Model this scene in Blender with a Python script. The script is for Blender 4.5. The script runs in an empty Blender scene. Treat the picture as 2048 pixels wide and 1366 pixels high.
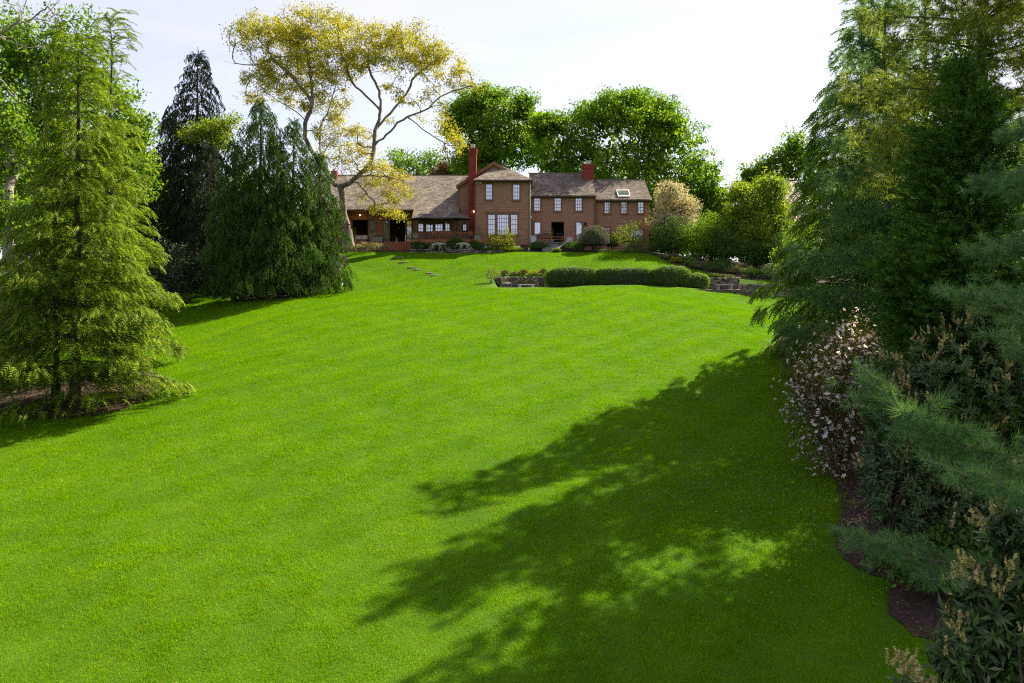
import bpy, math, random
import numpy as np
from mathutils import Vector, Matrix, Quaternion

# ---------------------------------------------------------------- camera, sky, sun, exposure
sc = bpy.context.scene
COL = sc.collection
HC, HOR, FPX, CXP = 7.0, 580.0, 1600.0, 1024.0          # camera height, horizon row, focal length (px of the 2048 photo)
cam = bpy.data.cameras.new('camera'); cam_o = bpy.data.objects.new('camera', cam); COL.objects.link(cam_o)
cam.sensor_width = 36.0; cam.lens = 36.0 * FPX / 2048.0
cam.shift_y = -(683.0 - HOR) / 2048.0
cam.clip_start = 0.1; cam.clip_end = 5000
cam_o.location = (0, 0, HC); cam_o.rotation_euler = (math.radians(90), 0, 0)
sc.camera = cam_o

SUN_AZ, SUN_EL = math.radians(38), math.radians(41)      # azimuth from +X (right) towards +Y (away)
SDIR = Vector((math.cos(SUN_EL) * math.cos(SUN_AZ), math.cos(SUN_EL) * math.sin(SUN_AZ), math.sin(SUN_EL)))
world = bpy.data.worlds.new('World'); sc.world = world; world.use_nodes = True
wn, wl = world.node_tree.nodes, world.node_tree.links
wn.clear()
w_out = wn.new('ShaderNodeOutputWorld'); w_bg = wn.new('ShaderNodeBackground'); w_sky = wn.new('ShaderNodeTexSky')
w_sky.sky_type = 'NISHITA'; w_sky.sun_disc = False
w_sky.sun_elevation = SUN_EL; w_sky.sun_rotation = math.atan2(SDIR.x, SDIR.y)
w_sky.air_density = 1.0; w_sky.dust_density = 1.5; w_sky.ozone_density = 1.0; w_sky.altitude = 50
# a thin veil of high white cloud over the whole sky, with faint streaks
w_tc = wn.new('ShaderNodeTexCoord'); w_map = wn.new('ShaderNodeMapping'); w_map.inputs['Scale'].default_value = (1.2, 2.2, 6.0)
w_no = wn.new('ShaderNodeTexNoise'); w_no.inputs['Scale'].default_value = 2.2; w_no.inputs['Detail'].default_value = 7
w_no.inputs['Distortion'].default_value = 0.6
w_rmp = wn.new('ShaderNodeMapRange'); w_rmp.inputs[1].default_value = 0.3; w_rmp.inputs[2].default_value = 0.75
w_rmp.inputs[3].default_value = 0.34; w_rmp.inputs[4].default_value = 0.56
w_mix = wn.new('ShaderNodeMix'); w_mix.data_type = 'RGBA'
w_mix.inputs['B'].default_value = (7.3, 6.7, 8.0, 1)
wl.new(w_tc.outputs['Generated'], w_map.inputs['Vector']); wl.new(w_map.outputs['Vector'], w_no.inputs['Vector'])
wl.new(w_no.outputs['Fac'], w_rmp.inputs[0]); wl.new(w_rmp.outputs[0], w_mix.inputs['Factor'])
wl.new(w_sky.outputs['Color'], w_mix.inputs['A']); wl.new(w_mix.outputs['Result'], w_bg.inputs['Color'])
w_bg.inputs['Strength'].default_value = 0.057
wl.new(w_bg.outputs['Background'], w_out.inputs['Surface'])

sun = bpy.data.lights.new('sun', 'SUN'); sun.energy = 5.0; sun.angle = math.radians(0.5); sun.color = (1.0, 0.89, 0.68)
sun_o = bpy.data.objects.new('sun', sun); COL.objects.link(sun_o)
sun_o.rotation_euler = SDIR.to_track_quat('Z', 'Y').to_euler(); sun_o.location = (30, 30, 60)

sc.view_settings.view_transform = 'Standard'; sc.view_settings.look = 'None'
sc.view_settings.exposure = 1.7; sc.view_settings.gamma = 1.0; sc.view_settings.use_curve_mapping = False
sc.render.engine = 'CYCLES'
cy = sc.cycles
cy.max_bounces = 7; cy.diffuse_bounces = 3; cy.glossy_bounces = 3; cy.transmission_bounces = 4; cy.transparent_max_bounces = 6
cy.use_denoising = False; cy.filter_width = 1.2; cy.use_adaptive_sampling = False; cy.sample_clamp_indirect = 6; cy.caustics_reflective = False; cy.caustics_refractive = False

# ---------------------------------------------------------------- helpers
RNG = np.random.default_rng(7)
random.seed(7)

def P(px, py, Y):
    return np.array(((px - CXP) / FPX * Y, Y, HC + (HOR - py) / FPX * Y))
def PX(px, Y): return (px - CXP) / FPX * Y
def PZ(py, Y): return HC + (HOR - py) / FPX * Y

def tag(o, label=None, cat=None, group=None, kind=None):
    if label: o['label'] = label
    if cat: o['category'] = cat
    if group: o['group'] = group
    if kind: o['kind'] = kind
    return o

def empty(name, loc=(0, 0, 0), rz=0.0, parent=None):
    o = bpy.data.objects.new(name, None); COL.objects.link(o)
    o.location = loc; o.rotation_euler = (0, 0, rz); o.empty_display_size = 0.2
    if parent: o.parent = parent
    return o

def link(name, me, mat=None, parent=None, loc=(0, 0, 0)):
    if mat is not None and len(me.materials) == 0: me.materials.append(mat)
    o = bpy.data.objects.new(name, me); COL.objects.link(o); o.location = loc
    if parent is not None: o.parent = parent
    return o

def np_mesh(name, V, F, smooth=False):
    """V (n,3); F (m,k) all faces with k corners."""
    V = np.ascontiguousarray(V, dtype=np.float32); F = np.ascontiguousarray(F, dtype=np.int32)
    me = bpy.data.meshes.new(name); n, (m, k) = len(V), F.shape
    me.vertices.add(n); me.vertices.foreach_set('co', V.ravel())
    me.loops.add(m * k); me.loops.foreach_set('vertex_index', F.ravel())
    me.polygons.add(m); me.polygons.foreach_set('loop_start', np.arange(0, m * k, k, dtype=np.int32))
    if smooth: me.polygons.foreach_set('use_smooth', np.ones(m, dtype=bool))
    me.update(calc_edges=True)
    return me

class MB:
    """collects boxes, prisms and tubes, built as ONE mesh"""
    def __init__(s): s.v = []; s.f = []; s.n = 0
    def add(s, V, F):
        s.v.extend([tuple(map(float, p)) for p in V]); s.f.extend([tuple(i + s.n for i in f) for f in F]); s.n = len(s.v); return s
    def box(s, x0, x1, y0, y1, z0, z1):
        V = [(x0, y0, z0), (x1, y0, z0), (x1, y1, z0), (x0, y1, z0), (x0, y0, z1), (x1, y0, z1), (x1, y1, z1), (x0, y1, z1)]
        return s.add(V, [(0, 3, 2, 1), (4, 5, 6, 7), (0, 1, 5, 4), (1, 2, 6, 5), (2, 3, 7, 6), (3, 0, 4, 7)])
    def hexa(s, V):   # 8 corners, bottom 4 then top 4
        return s.add(V, [(0, 3, 2, 1), (4, 5, 6, 7), (0, 1, 5, 4), (1, 2, 6, 5), (2, 3, 7, 6), (3, 0, 4, 7)])
    def bar(s, a, b, w, h=None):
        a, b = np.array(a, float), np.array(b, float); h = h or w
        d = b - a; d /= np.linalg.norm(d) + 1e-9
        up = np.array((0, 0, 1.0)) if abs(d[2]) < .95 else np.array((1.0, 0, 0))
        sx = np.cross(up, d); sx /= np.linalg.norm(sx); sz = np.cross(d, sx)
        c = [(-1, -1), (1, -1), (1, 1), (-1, 1)]
        return s.hexa([a + sx * w / 2 * i + sz * h / 2 * j for i, j in c] + [b + sx * w / 2 * i + sz * h / 2 * j for i, j in c])
    def tube(s, pts, radii, k=8, caps=True):
        pts = [np.array(p, float) for p in pts]; base = []
        V = []; F = []
        for i, p in enumerate(pts):
            d = pts[min(i + 1, len(pts) - 1)] - pts[max(i - 1, 0)]; d /= np.linalg.norm(d) + 1e-9
            up = np.array((0, 1.0, 0)) if abs(d[1]) < .9 else np.array((1.0, 0, 0))
            a = np.cross(up, d); a /= np.linalg.norm(a); b = np.cross(d, a)
            r = radii[i] if hasattr(radii, '__len__') else radii
            for j in range(k):
                t = 2 * math.pi * j / k; V.append(p + (a * math.cos(t) + b * math.sin(t)) * r)
        for i in range(len(pts) - 1):
            for j in range(k):
                F.append((i * k + j, i * k + (j + 1) % k, (i + 1) * k + (j + 1) % k, (i + 1) * k + j))
        if caps: F.append(tuple(range(k))[::-1]); F.append(tuple((len(pts) - 1) * k + j for j in range(k)))
        return s.add(V, F)
    def lathe(s, prof, c=(0, 0, 0), k=16, caps=True):
        V = []; F = []
        for r, z in prof:
            for j in range(k):
                t = 2 * math.pi * j / k; V.append((c[0] + r * math.cos(t), c[1] + r * math.sin(t), c[2] + z))
        for i in range(len(prof) - 1):
            for j in range(k): F.append((i * k + j, i * k + (j + 1) % k, (i + 1) * k + (j + 1) % k, (i + 1) * k + j))
        if caps: F.append(tuple(range(k))[::-1]); F.append(tuple((len(prof) - 1) * k + j for j in range(k)))
        return s.add(V, F)
    def mesh(s, name, smooth=False):
        me = bpy.data.meshes.new(name); me.from_pydata(s.v, [], s.f); me.update()
        if smooth:
            for p in me.polygons: p.use_smooth = True
        return me
    def build(s, name, mat, parent=None, loc=(0, 0, 0), smooth=False, bevel=0):
        o = link(name, s.mesh(name, smooth), mat, parent, loc)
        if bevel:
            m = o.modifiers.new('bevel', 'BEVEL'); m.width = bevel; m.segments = 2; m.limit_method = 'ANGLE'
        return o

def copy_tree(o, parent=None):
    c = o.copy(); COL.objects.link(c); c.parent = parent
    for ch in list(o.children): copy_tree(ch, c)
    return c

# ---------------------------------------------------------------- materials
def new_mat(name):
    m = bpy.data.materials.new(name); m.use_nodes = True
    nt = m.node_tree; nt.nodes.clear()
    out = nt.nodes.new('ShaderNodeOutputMaterial')
    return m, nt.nodes, nt.links, out

def rgba(c): return (c[0], c[1], c[2], 1.0)

def ramp(N, L, src, stops):
    r = N.new('ShaderNodeValToRGB'); el = r.color_ramp.elements
    while len(el) < len(stops): el.new(0.5)
    for e, (p, c) in zip(el, stops): e.position = p; e.color = rgba(c)
    L.new(src, r.inputs['Fac']); return r.outputs['Color']

def noise(N, L, scale, detail=4, coord=None, rough=.55, dist=0.0):
    n = N.new('ShaderNodeTexNoise'); n.inputs['Scale'].default_value = scale; n.inputs['Detail'].default_value = detail
    n.inputs['Roughness'].default_value = rough; n.inputs['Distortion'].default_value = dist
    if coord is None:
        g = N.new('ShaderNodeNewGeometry'); coord = g.outputs['Position']
    L.new(coord, n.inputs['Vector']); return n.outputs['Fac']

def mixc(N, L, fac, a, b, mode='MIX'):
    m = N.new('ShaderNodeMix'); m.data_type = 'RGBA'; m.blend_type = mode
    for sock, v in (('Factor', fac), ('A', a), ('B', b)):
        if isinstance(v, (int, float)): m.inputs[sock].default_value = v
        elif isinstance(v, tuple): m.inputs[sock].default_value = rgba(v)
        else: L.new(v, m.inputs[sock])
    return m.outputs['Result']

def maprange(N, L, src, a, b, c, d):
    m = N.new('ShaderNodeMapRange'); m.inputs[1].default_value = a; m.inputs[2].default_value = b
    m.inputs[3].default_value = c; m.inputs[4].default_value = d; L.new(src, m.inputs[0]); return m.outputs[0]

def scaled(N, L, scale):
    g = N.new('ShaderNodeNewGeometry'); mp = N.new('ShaderNodeMapping'); mp.inputs['Scale'].default_value = scale
    L.new(g.outputs['Position'], mp.inputs['Vector']); return mp.outputs['Vector']

def surf_mat(name, stops, nscale=6, detail=5, rough=.7, bump=0.0, bscale=None, stretch=None, spec=.3, metal=0.0, island=0.0, fine=0.0):
    """noise-coloured Principled surface; island>0 varies each separate piece"""
    m, N, L, out = new_mat(name)
    b = N.new('ShaderNodeBsdfPrincipled'); L.new(b.outputs[0], out.inputs['Surface'])
    co = scaled(N, L, stretch) if stretch else None
    f = noise(N, L, nscale, detail, co)
    c = ramp(N, L, f, stops)
    if fine:
        f2 = noise(N, L, nscale * 7, 3, co); c = mixc(N, L, 1.0, c, ramp(N, L, f2, [(.3, (1 - fine,) * 3), (.7, (1 + fine,) * 3)]), 'MULTIPLY')
    if island:
        g = N.new('ShaderNodeNewGeometry')
        c = mixc(N, L, 1.0, c, ramp(N, L, g.outputs['Random Per Island'], [(0, (1 - island,) * 3), (1, (1 + island,) * 3)]), 'MULTIPLY')
    L.new(c, b.inputs['Base Color'])
    b.inputs['Roughness'].default_value = rough; b.inputs['Specular IOR Level'].default_value = spec; b.inputs['Metallic'].default_value = metal
    if bump:
        bp = N.new('ShaderNodeBump'); bp.inputs['Strength'].default_value = bump; bp.inputs['Distance'].default_value = .03
        L.new(noise(N, L, bscale or nscale * 3, 6, co), bp.inputs['Height']); L.new(bp.outputs[0], b.inputs['Normal'])
    return m

def leaf_mat(name, dark, mid, light, trans=.42, rough=.55, nscale=.45, tcol=None, spec=.12):
    """leaf: each leaf (mesh island) has its own tint; part of the light passes through"""
    m, N, L, out = new_mat(name)
    g = N.new('ShaderNodeNewGeometry')
    c = ramp(N, L, g.outputs['Random Per Island'], [(0, dark), (.5, mid), (1, light)])
    f = noise(N, L, nscale, 3)
    c = mixc(N, L, 1.0, c, ramp(N, L, f, [(.3, (.72, .78, .85)), (.7, (1.25, 1.18, 1.0))]), 'MULTIPLY')
    b = N.new('ShaderNodeBsdfPrincipled'); L.new(c, b.inputs['Base Color'])
    b.inputs['Roughness'].default_value = rough; b.inputs['Specular IOR Level'].default_value = spec
    t = N.new('ShaderNodeBsdfTranslucent')
    tc = mixc(N, L, 1.0, c, tcol or (1.22, 1.22, .55), 'MULTIPLY'); L.new(tc, t.inputs['Color'])
    mx = N.new('ShaderNodeMixShader'); mx.inputs[0].default_value = trans
    L.new(b.outputs[0], mx.inputs[1]); L.new(t.outputs[0], mx.inputs[2]); L.new(mx.outputs[0], out.inputs['Surface'])
    return m

def plain(name, c, rough=.6, metal=0.0, spec=.3, emit=0.0):
    m, N, L, out = new_mat(name)
    b = N.new('ShaderNodeBsdfPrincipled'); L.new(b.outputs[0], out.inputs['Surface'])
    f = noise(N, L, 9, 3); L.new(mixc(N, L, 1.0, tuple(c), ramp(N, L, f, [(.3, (.86,) * 3), (.7, (1.12,) * 3)]), 'MULTIPLY'), b.inputs['Base Color'])
    b.inputs['Roughness'].default_value = rough; b.inputs['Metallic'].default_value = metal; b.inputs['Specular IOR Level'].default_value = spec
    if emit: b.inputs['Emission Color'].default_value = rgba(c); b.inputs['Emission Strength'].default_value = emit
    return m
# ---------------------------------------------------------------- terrain
def plane_z(y): return 0.15 * (y - 14.0)
ctrl = []
def cp(px, py, Y): ctrl.append(tuple(P(px, py, Y)))
for py, Y in ((1366, 14.2), (1200, 16.9), (1000, 22.0), (850, 28.5), (750, 35.5), (680, 43), (640, 48.5), (600, 56.0), (579, 61.6)):
    for px in (500, 1024, 1360): cp(px, py if px != 500 or py > 700 else py + 4, Y)
for px in (60, 300): cp(px, 1366, 14.2); cp(px, 1100, 19); cp(px, 900, 26)
for px in (1700, 1950): cp(px, 1366, 14.3); cp(px, 1100, 19.3); cp(px, 930, 25)
for px in (700, 850, 1024, 1200, 1300): cp(px, 506, 74.4)
for px in (720, 860): cp(px, 545, 68); cp(px, 575, 62.5)
cp(640, 560, 63.5); cp(600, 592, 58.5); cp(560, 600, 59); cp(430, 588, 62.5); cp(350, 602, 60); cp(400, 640, 53); cp(450, 655, 48.5); cp(370, 692, 44); cp(300, 640, 53)
cp(140, 825, 30.2); cp(330, 770, 34); cp(0, 720, 42); cp(-150, 700, 45); cp(100, 640, 55)
cp(1530, 622, 57); cp(1560, 720, 37.5); cp(1480, 640, 49); cp(1700, 760, 35); cp(1640, 610, 60); cp(1700, 700, 42)
cp(1340, 516, 74); cp(1400, 532, 71); cp(1490, 548, 69); cp(1560, 552, 70); cp(1700, 560, 70)
cp(1060, 548, 67.2); cp(1200, 546, 67.4); cp(1300, 545, 67.4); cp(980, 556, 66)
for x in (-45, -20, 0, 20, 45): ctrl += [(x, 84, 10.6 - (0.02 * abs(x))), (x, 100, 10.7 - .02 * abs(x)), (x, 130, 11)]
for x in (-60, 60): ctrl += [(x, 15, .5), (x, 40, 3.6), (x, 70, 8)]
for x in (-40, -15, 0, 15, 40): ctrl += [(x, 5, 0.0), (x, -10, -.3)]
for x in (-300, -120, 120, 300): ctrl += [(x, -60, -1), (x, 60, 7), (x, 200, 10)]
ctrl += [(0, -200, -3), (0, 300, 10)]
CT = np.array(ctrl)
def _phi(r2): return np.where(r2 > 0, .5 * r2 * np.log(r2 + 1e-12), 0)
_n = len(CT); _d2 = ((CT[:, None, :2] - CT[None, :, :2]) ** 2).sum(-1) / 400.0
_A = np.zeros((_n + 3, _n + 3)); _A[:_n, :_n] = _phi(_d2) + np.eye(_n) * .0015
_A[:_n, _n] = 1; _A[:_n, _n + 1:] = CT[:, :2] / 20; _A[_n:, :_n] = _A[:_n, _n:].T
_W = np.linalg.solve(_A, np.r_[CT[:, 2], 0, 0, 0])
TX0, TX1, TY0, TY1, TZ = PX(992, 65), PX(1520, 65), 62.6, 66.3, 7.02      # sunken terrace
def base_z(x, y):
    x, y = np.broadcast_arrays(np.asarray(x, float), np.asarray(y, float)); sh = x.shape; x, y = x.ravel(), y.ravel(); out = np.empty(len(x))
    for i in range(0, len(x), 20000):
        q = np.stack([x[i:i + 20000], y[i:i + 20000]], 1)
        d2 = ((q[:, None] - CT[None, :, :2]) ** 2).sum(-1) / 400.0
        out[i:i + 20000] = _phi(d2) @ _W[:_n] + _W[_n] + q / 20 @ _W[_n + 1:]
    und = .05 * np.sin(x * .55 + .3 * y) * np.sin(y * .4 - .2 * x) + .025 * np.sin(x * 1.7 + 1) * np.sin(y * 1.3)
    return (np.clip(out + und * np.clip((90 - y) / 20, 0, 1), -6, 14)).reshape(sh)
def ground_z(x, y):
    x, y = np.broadcast_arrays(np.asarray(x, float), np.asarray(y, float)); z = base_z(x, y).copy()
    xl = TX0 + np.clip((TY1 - y) * .5, 0, 2) * 0
    z = np.where((x > xl) & (x < TX1) & (y > TY0) & (y < TY1), TZ, z)
    # dry stone wall on the right holds the terrace lip up; the lawn in front of it drops
    return z
def GZ(x, y): return float(ground_z(np.array([x]), np.array([y]))[0])
def PG(px, py, y0=8.0, y1=78.0):
    """point where the view ray through a pixel meets the ground"""
    Y = np.linspace(y0, y1, 1600); q = np.stack([(px - CXP) / FPX * Y, Y, HC + (HOR - py) / FPX * Y], 1)
    d = q[:, 2] - ground_z(q[:, 0], q[:, 1]); i = np.argmax(d <= 0)
    return q[i] if d[i] <= 0 else q[-1]

def axis(a, b, step, far, grow=1.35):
    c = list(np.arange(a, b + 1e-6, step)); s = step; lo, hi = a, b; L, H = [], []
    while hi < far: s *= grow; hi += s; H.append(hi)
    s = step
    while lo > -far: s *= grow; lo -= s; L.append(lo)
    return np.array(L[::-1] + c + H)
gx, gy = axis(-36, 32, .5, 1500), axis(6, 80, .5, 1500)
GXm, GYm = np.meshgrid(gx, gy)
GZm = ground_z(GXm, GYm)
nx, ny = len(gx), len(gy)
idx = np.arange(nx * ny).reshape(ny, nx)
Fq = np.stack([idx[:-1, :-1], idx[:-1, 1:], idx[1:, 1:], idx[1:, :-1]], -1).reshape(-1, 4)

def grass_colour(N, L):
    """real variation of the turf: broad tint patches, mowing passes, thin yellowish spots"""
    f1 = noise(N, L, .35, 4); f2 = noise(N, L, 1.6, 4); f3 = noise(N, L, 9, 4, rough=.7)
    c = ramp(N, L, f1, [(.3, (.132, .280, .002)), (.7, (.176, .330, .003))])
    c = mixc(N, L, 1.0, c, ramp(N, L, f2, [(.28, (.90, .93, .93)), (.5, (1, 1, 1)), (.72, (1.10, 1.06, 1.08))]), 'MULTIPLY')
    c = mixc(N, L, 1.0, c, ramp(N, L, f3, [(.3, (.84, .88, .88)), (.7, (1.18, 1.12, 1.15))]), 'MULTIPLY')
    w = N.new('ShaderNodeTexWave'); w.wave_type = 'BANDS'; w.bands_direction = 'X'; w.inputs['Scale'].default_value = .16
    w.inputs['Distortion'].default_value = .35; w.inputs['Detail'].default_value = 2
    g = N.new('ShaderNodeNewGeometry'); mp = N.new('ShaderNodeMapping'); mp.inputs['Rotation'].default_value = (0, 0, math.radians(38))
    L.new(g.outputs['Position'], mp.inputs['Vector']); L.new(mp.outputs['Vector'], w.inputs['Vector'])
    c = mixc(N, L, 1.0, c, ramp(N, L, w.outputs['Fac'], [(.25, (.955, .965, .965)), (.75, (1.045, 1.035, 1.035))]), 'MULTIPLY')
    y = noise(N, L, .9, 5, rough=.7); ym = maprange(N, L, y, .63, .74, 0, .55)
    return mixc(N, L, ym, c, (.25, .27, .008))

m, N, L, out = new_mat('turf')
b = N.new('ShaderNodeBsdfPrincipled'); b.inputs['Roughness'].default_value = .9; b.inputs['Specular IOR Level'].default_value = .1
gc = grass_colour(N, L)
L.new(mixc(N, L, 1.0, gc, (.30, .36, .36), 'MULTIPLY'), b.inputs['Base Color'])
bp = N.new('ShaderNodeBump'); bp.inputs['Distance'].default_value = .06; bp.inputs['Strength'].default_value = .7
L.new(noise(N, L, 30, 6), bp.inputs['Height']); L.new(bp.outputs[0], b.inputs['Normal']); L.new(b.outputs[0], out.inputs['Surface'])
M_TURF = m
m, N, L, out = new_mat('grass_blade')
g = N.new('ShaderNodeNewGeometry')
c = mixc(N, L, 1.0, grass_colour(N, L), ramp(N, L, g.outputs['Random Per Island'], [(0, (.42, .50, .5)), (.5, (1, 1, 1)), (.93, (1.45, 1.32, 1.2)), (1, (2.4, 1.9, 8.0))]), 'MULTIPLY')
b = N.new('ShaderNodeBsdfPrincipled'); b.inputs['Roughness'].default_value = .8; b.inputs['Specular IOR Level'].default_value = .0
L.new(c, b.inputs['Base Color'])
t = N.new('ShaderNodeBsdfTranslucent'); L.new(mixc(N, L, 1.0, c, (1.05, 1.2, .5), 'MULTIPLY'), t.inputs['Color'])
mx = N.new('ShaderNodeMixShader'); mx.inputs[0].default_value = .38
L.new(b.outputs[0], mx.inputs[1]); L.new(t.outputs[0], mx.inputs[2]); L.new(mx.outputs[0], out.inputs['Surface'])
M_BLADE = m

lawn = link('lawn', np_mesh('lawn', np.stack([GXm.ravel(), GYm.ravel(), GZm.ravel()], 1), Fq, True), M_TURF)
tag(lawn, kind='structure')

# ---------------------------------------------------------------- mulch beds (polygons on the ground)
M_MULCH = surf_mat('mulch', [(.25, (.012, .008, .006)), (.5, (.038, .021, .014)), (.75, (.085, .048, .030))], 9, 8, .95, .9, 40, fine=.5)
M_CHIP = surf_mat('bark_chip', [(.3, (.07, .032, .018)), (.6, (.15, .08, .045)), (.8, (.28, .17, .10))], 14, 3, .9, island=.55)
M_SOIL = surf_mat('garden_soil', [(.3, (.018, .013, .009)), (.7, (.05, .034, .022))], 6, 6, .95, .8, 30)
def in_poly(x, y, poly):
    ins = np.zeros(x.shape, bool); n = len(poly)
    for i in range(n):
        x1, y1 = poly[i]; x2, y2 = poly[(i + 1) % n]
        c = (y1 > y) != (y2 > y); ins ^= c & (x < (x2 - x1) * (y - y1) / (y2 - y1 + 1e-12) + x1)
    return ins
def smooth_poly(p, it=2):
    p = [np.array(q, float) for q in p]
    for _ in range(it):
        q = []
        for a, b in zip(p, p[1:] + p[:1]): q += [.75 * a + .25 * b, .25 * a + .75 * b]
        p = q
    return [tuple(q) for q in p]
BEDS = []
def bed(name, poly, mat, lift=.012, step=.35, chips=0, smooth=True):
    poly = smooth_poly(poly) if smooth else poly
    if smooth:      # ragged spade-cut edge
        fine_ = []
        for a_, b_ in zip(poly, poly[1:] + poly[:1]):
            a_, b_ = np.array(a_), np.array(b_); n_ = max(1, int(np.linalg.norm(b_ - a_) / .22))
            fine_ += [tuple(a_ + (b_ - a_) * i / n_ + RNG.normal(0, .045, 2)) for i in range(n_)]
        poly = fine_
    BEDS.append(poly); a = np.array(poly)
    import mathutils.geometry as mg
    xs = np.arange(a[:, 0].min(), a[:, 0].max(), step); ys = np.arange(a[:, 1].min(), a[:, 1].max(), step)
    X, Y = np.meshgrid(xs, ys); X, Y = X.ravel(), Y.ravel(); k = in_poly(X, Y, poly)
    pts = [Vector(p) for p in poly] + [Vector((x, y)) for x, y in zip(X[k], Y[k])]
    n = len(poly)
    r = mg.delaunay_2d_cdt(pts, [], [list(range(n))], 1, 1e-4)
    v = np.array([(p.x, p.y) for p in r[0]]); z = ground_z(v[:, 0], v[:, 1]) + lift + RNG.random(len(v)) * .03
    o = link(name, np_mesh(name, np.c_[v, z], np.array([f for f in r[2] if len(f) == 3]), True), mat); tag(o, kind='structure')
    if chips:
        cxy = []
        while len(cxy) < chips:
            q = np.c_[RNG.uniform(a[:, 0].min(), a[:, 0].max(), chips), RNG.uniform(a[:, 1].min(), a[:, 1].max(), chips)]
            cxy += list(q[in_poly(q[:, 0], q[:, 1], poly)])
        cxy = np.array(cxy[:chips]); cz = ground_z(cxy[:, 0], cxy[:, 1]) + lift + .03
        T = np.array([(-.5, -.2, 0), (.5, -.15, .05), (.45, .2, .1), (-.45, .18, -.03)])
        d = RNG.normal(size=(chips, 3)); d[:, 2] *= .3
        V, F = place(T, [(0, 1, 2, 3)], np.c_[cxy, cz], d, RNG.uniform(.035, .12, chips), RNG.uniform(-.6, .6, chips))
        tag(link('bark_chips', np_mesh('bark_chips', V, F), M_CHIP), 'loose bark chips scattered over the ' + name.replace('_', ' '), 'bark chips', kind='stuff')
    return o
def unit(d): return d / (np.linalg.norm(d, axis=-1, keepdims=True) + 1e-9)
def place(T, F, pos, d, scale, roll=None, up=(0, 0, 1)):
    """copies of template T (x along d) at pos"""
    T = np.asarray(T, float); F = np.asarray(F, int); N_ = len(pos)
    d = unit(np.asarray(d, float)); up = np.broadcast_to(np.asarray(up, float), d.shape)
    s = np.cross(up, d); bad = np.linalg.norm(s, axis=1) < 1e-3; s[bad] = (1, 0, 0); s = unit(s); n = np.cross(d, s)
    if roll is not None:
        c, q = np.cos(roll)[:, None], np.sin(roll)[:, None]; s, n = s * c + n * q, n * c - s * q
    M = np.stack([d, s, n], 2) * np.asarray(scale, float).reshape(-1, *([1] * 2))
    V = pos[:, None, :] + np.einsum('nij,kj->nki', M, T)
    return V.reshape(-1, 3), (F[None] + (np.arange(N_) * len(T))[:, None, None]).reshape(-1, F.shape[1])

g2 = lambda px, py: tuple(PG(px, py)[:2])
bed('mulch_bed', [(-24, 27.2), g2(0, 829), g2(40, 840), g2(120, 838), g2(206, 831), g2(262, 815), g2(306, 792), g2(318, 772), (-14.6, 34.5), (-16.5, 37), (-20, 39), (-30, 42), (-34, 34)], M_MULCH, chips=6000)
bed('mulch_bed', [g2(1545, 690), g2(1600, 790), g2(1640, 900), g2(1690, 1000), g2(1672, 1060), g2(1664, 1105), g2(1718, 1145), g2(1792, 1162), g2(1764, 1212), g2(1813, 1260), g2(1880, 1292), g2(1960, 1345), (10, 12), (14, 10), (24, 16), (26, 40), (16, 48)], M_MULCH, chips=9000)
bed('planting_bed', [(PX(690, 74), 75.2), (PX(760, 74), 74.6), (PX(818, 74.4), 74.75), (PX(1000, 74.6), 74.75), (PX(1010, 75), 75.2), (PX(1160, 75), 75.6), (PX(1240, 74), 75.2), (PX(1310, 73), 74.0), (PX(1330, 72), 72.2), (PX(1350, 70), 70.0), (PX(1400, 69), 68.6), (PX(1420, 67), 67.2), (PX(1540, 66), 66.8), (30, 68), (32, 90), (-20, 90), (-20, 77)], M_SOIL, step=.6, smooth=False)
bed('planting_bed', [g2(395, 560), g2(440, 585), g2(530, 604), g2(600, 580), g2(660, 556), g2(700, 524), (-15.5, 74), (-22, 76), (-32, 72), (-30, 62)], M_SOIL, step=.6)

# ---------------------------------------------------------------- grass blades on the lawn
def blade_patch():
    n = 3600; w = .72
    x, y = RNG.uniform(-w, w, n), RNG.uniform(-w, w, n)
    hole = np.sin(x * 23 + 3 * np.sin(y * 17)) * np.sin(y * 27 + 2 * np.sin(x * 19)); k = ((np.maximum(abs(x), abs(y)) + RNG.normal(0, .06, n)) < .62) & (RNG.random(n) > .62 * (hole > .45)); x, y = x[k], y[k]; n = len(x)
    a = RNG.uniform(0, 2 * np.pi, n); tuft = np.sin(x * 9 + 2) * np.sin(y * 8) * .5 + .5
    h = RNG.uniform(.028, .055, n) * (.8 + .5 * tuft); lean = RNG.uniform(.2, .9, n); la = a + RNG.normal(0, 1, n)
    wd = RNG.uniform(.0035, .0065, n)
    b0 = np.c_[x - np.cos(a) * wd, y - np.sin(a) * wd, np.full(n, -.012)]; b1 = np.c_[x + np.cos(a) * wd, y + np.sin(a) * wd, np.full(n, -.012)]
    tp = np.c_[x + np.cos(la) * h * lean, y + np.sin(la) * h * lean, h]
    V = np.stack([b0, b1, tp], 1).reshape(-1, 3); F = np.arange(3 * n).reshape(-1, 3)
    return np_mesh('grass_tuft', V, F)
patch = bpy.data.objects.new('grass_tuft', blade_patch()); patch.data.materials.append(M_BLADE)
gxs, gys = np.meshgrid(np.arange(-40, 34, 1.0), np.arange(9.5, 76, 1.0))
q = np.stack([gxs.ravel(), gys.ravel()], 1); q += RNG.uniform(-.18, .18, q.shape)
keep = (np.abs(q[:, 0]) < q[:, 1] * .66 + 4) & (q[:, 1] < 75)
keep &= ~((q[:, 0] > TX0 - .7) & (q[:, 0] < TX1 + .6) & (q[:, 1] > TY0 - .35) & (q[:, 1] < TY1 + .7))
for pl in BEDS: keep &= ~in_poly(q[:, 0], q[:, 1], [tuple(p) for p in pl])
q = q[keep]; qz = ground_z(q[:, 0], q[:, 1])
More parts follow.
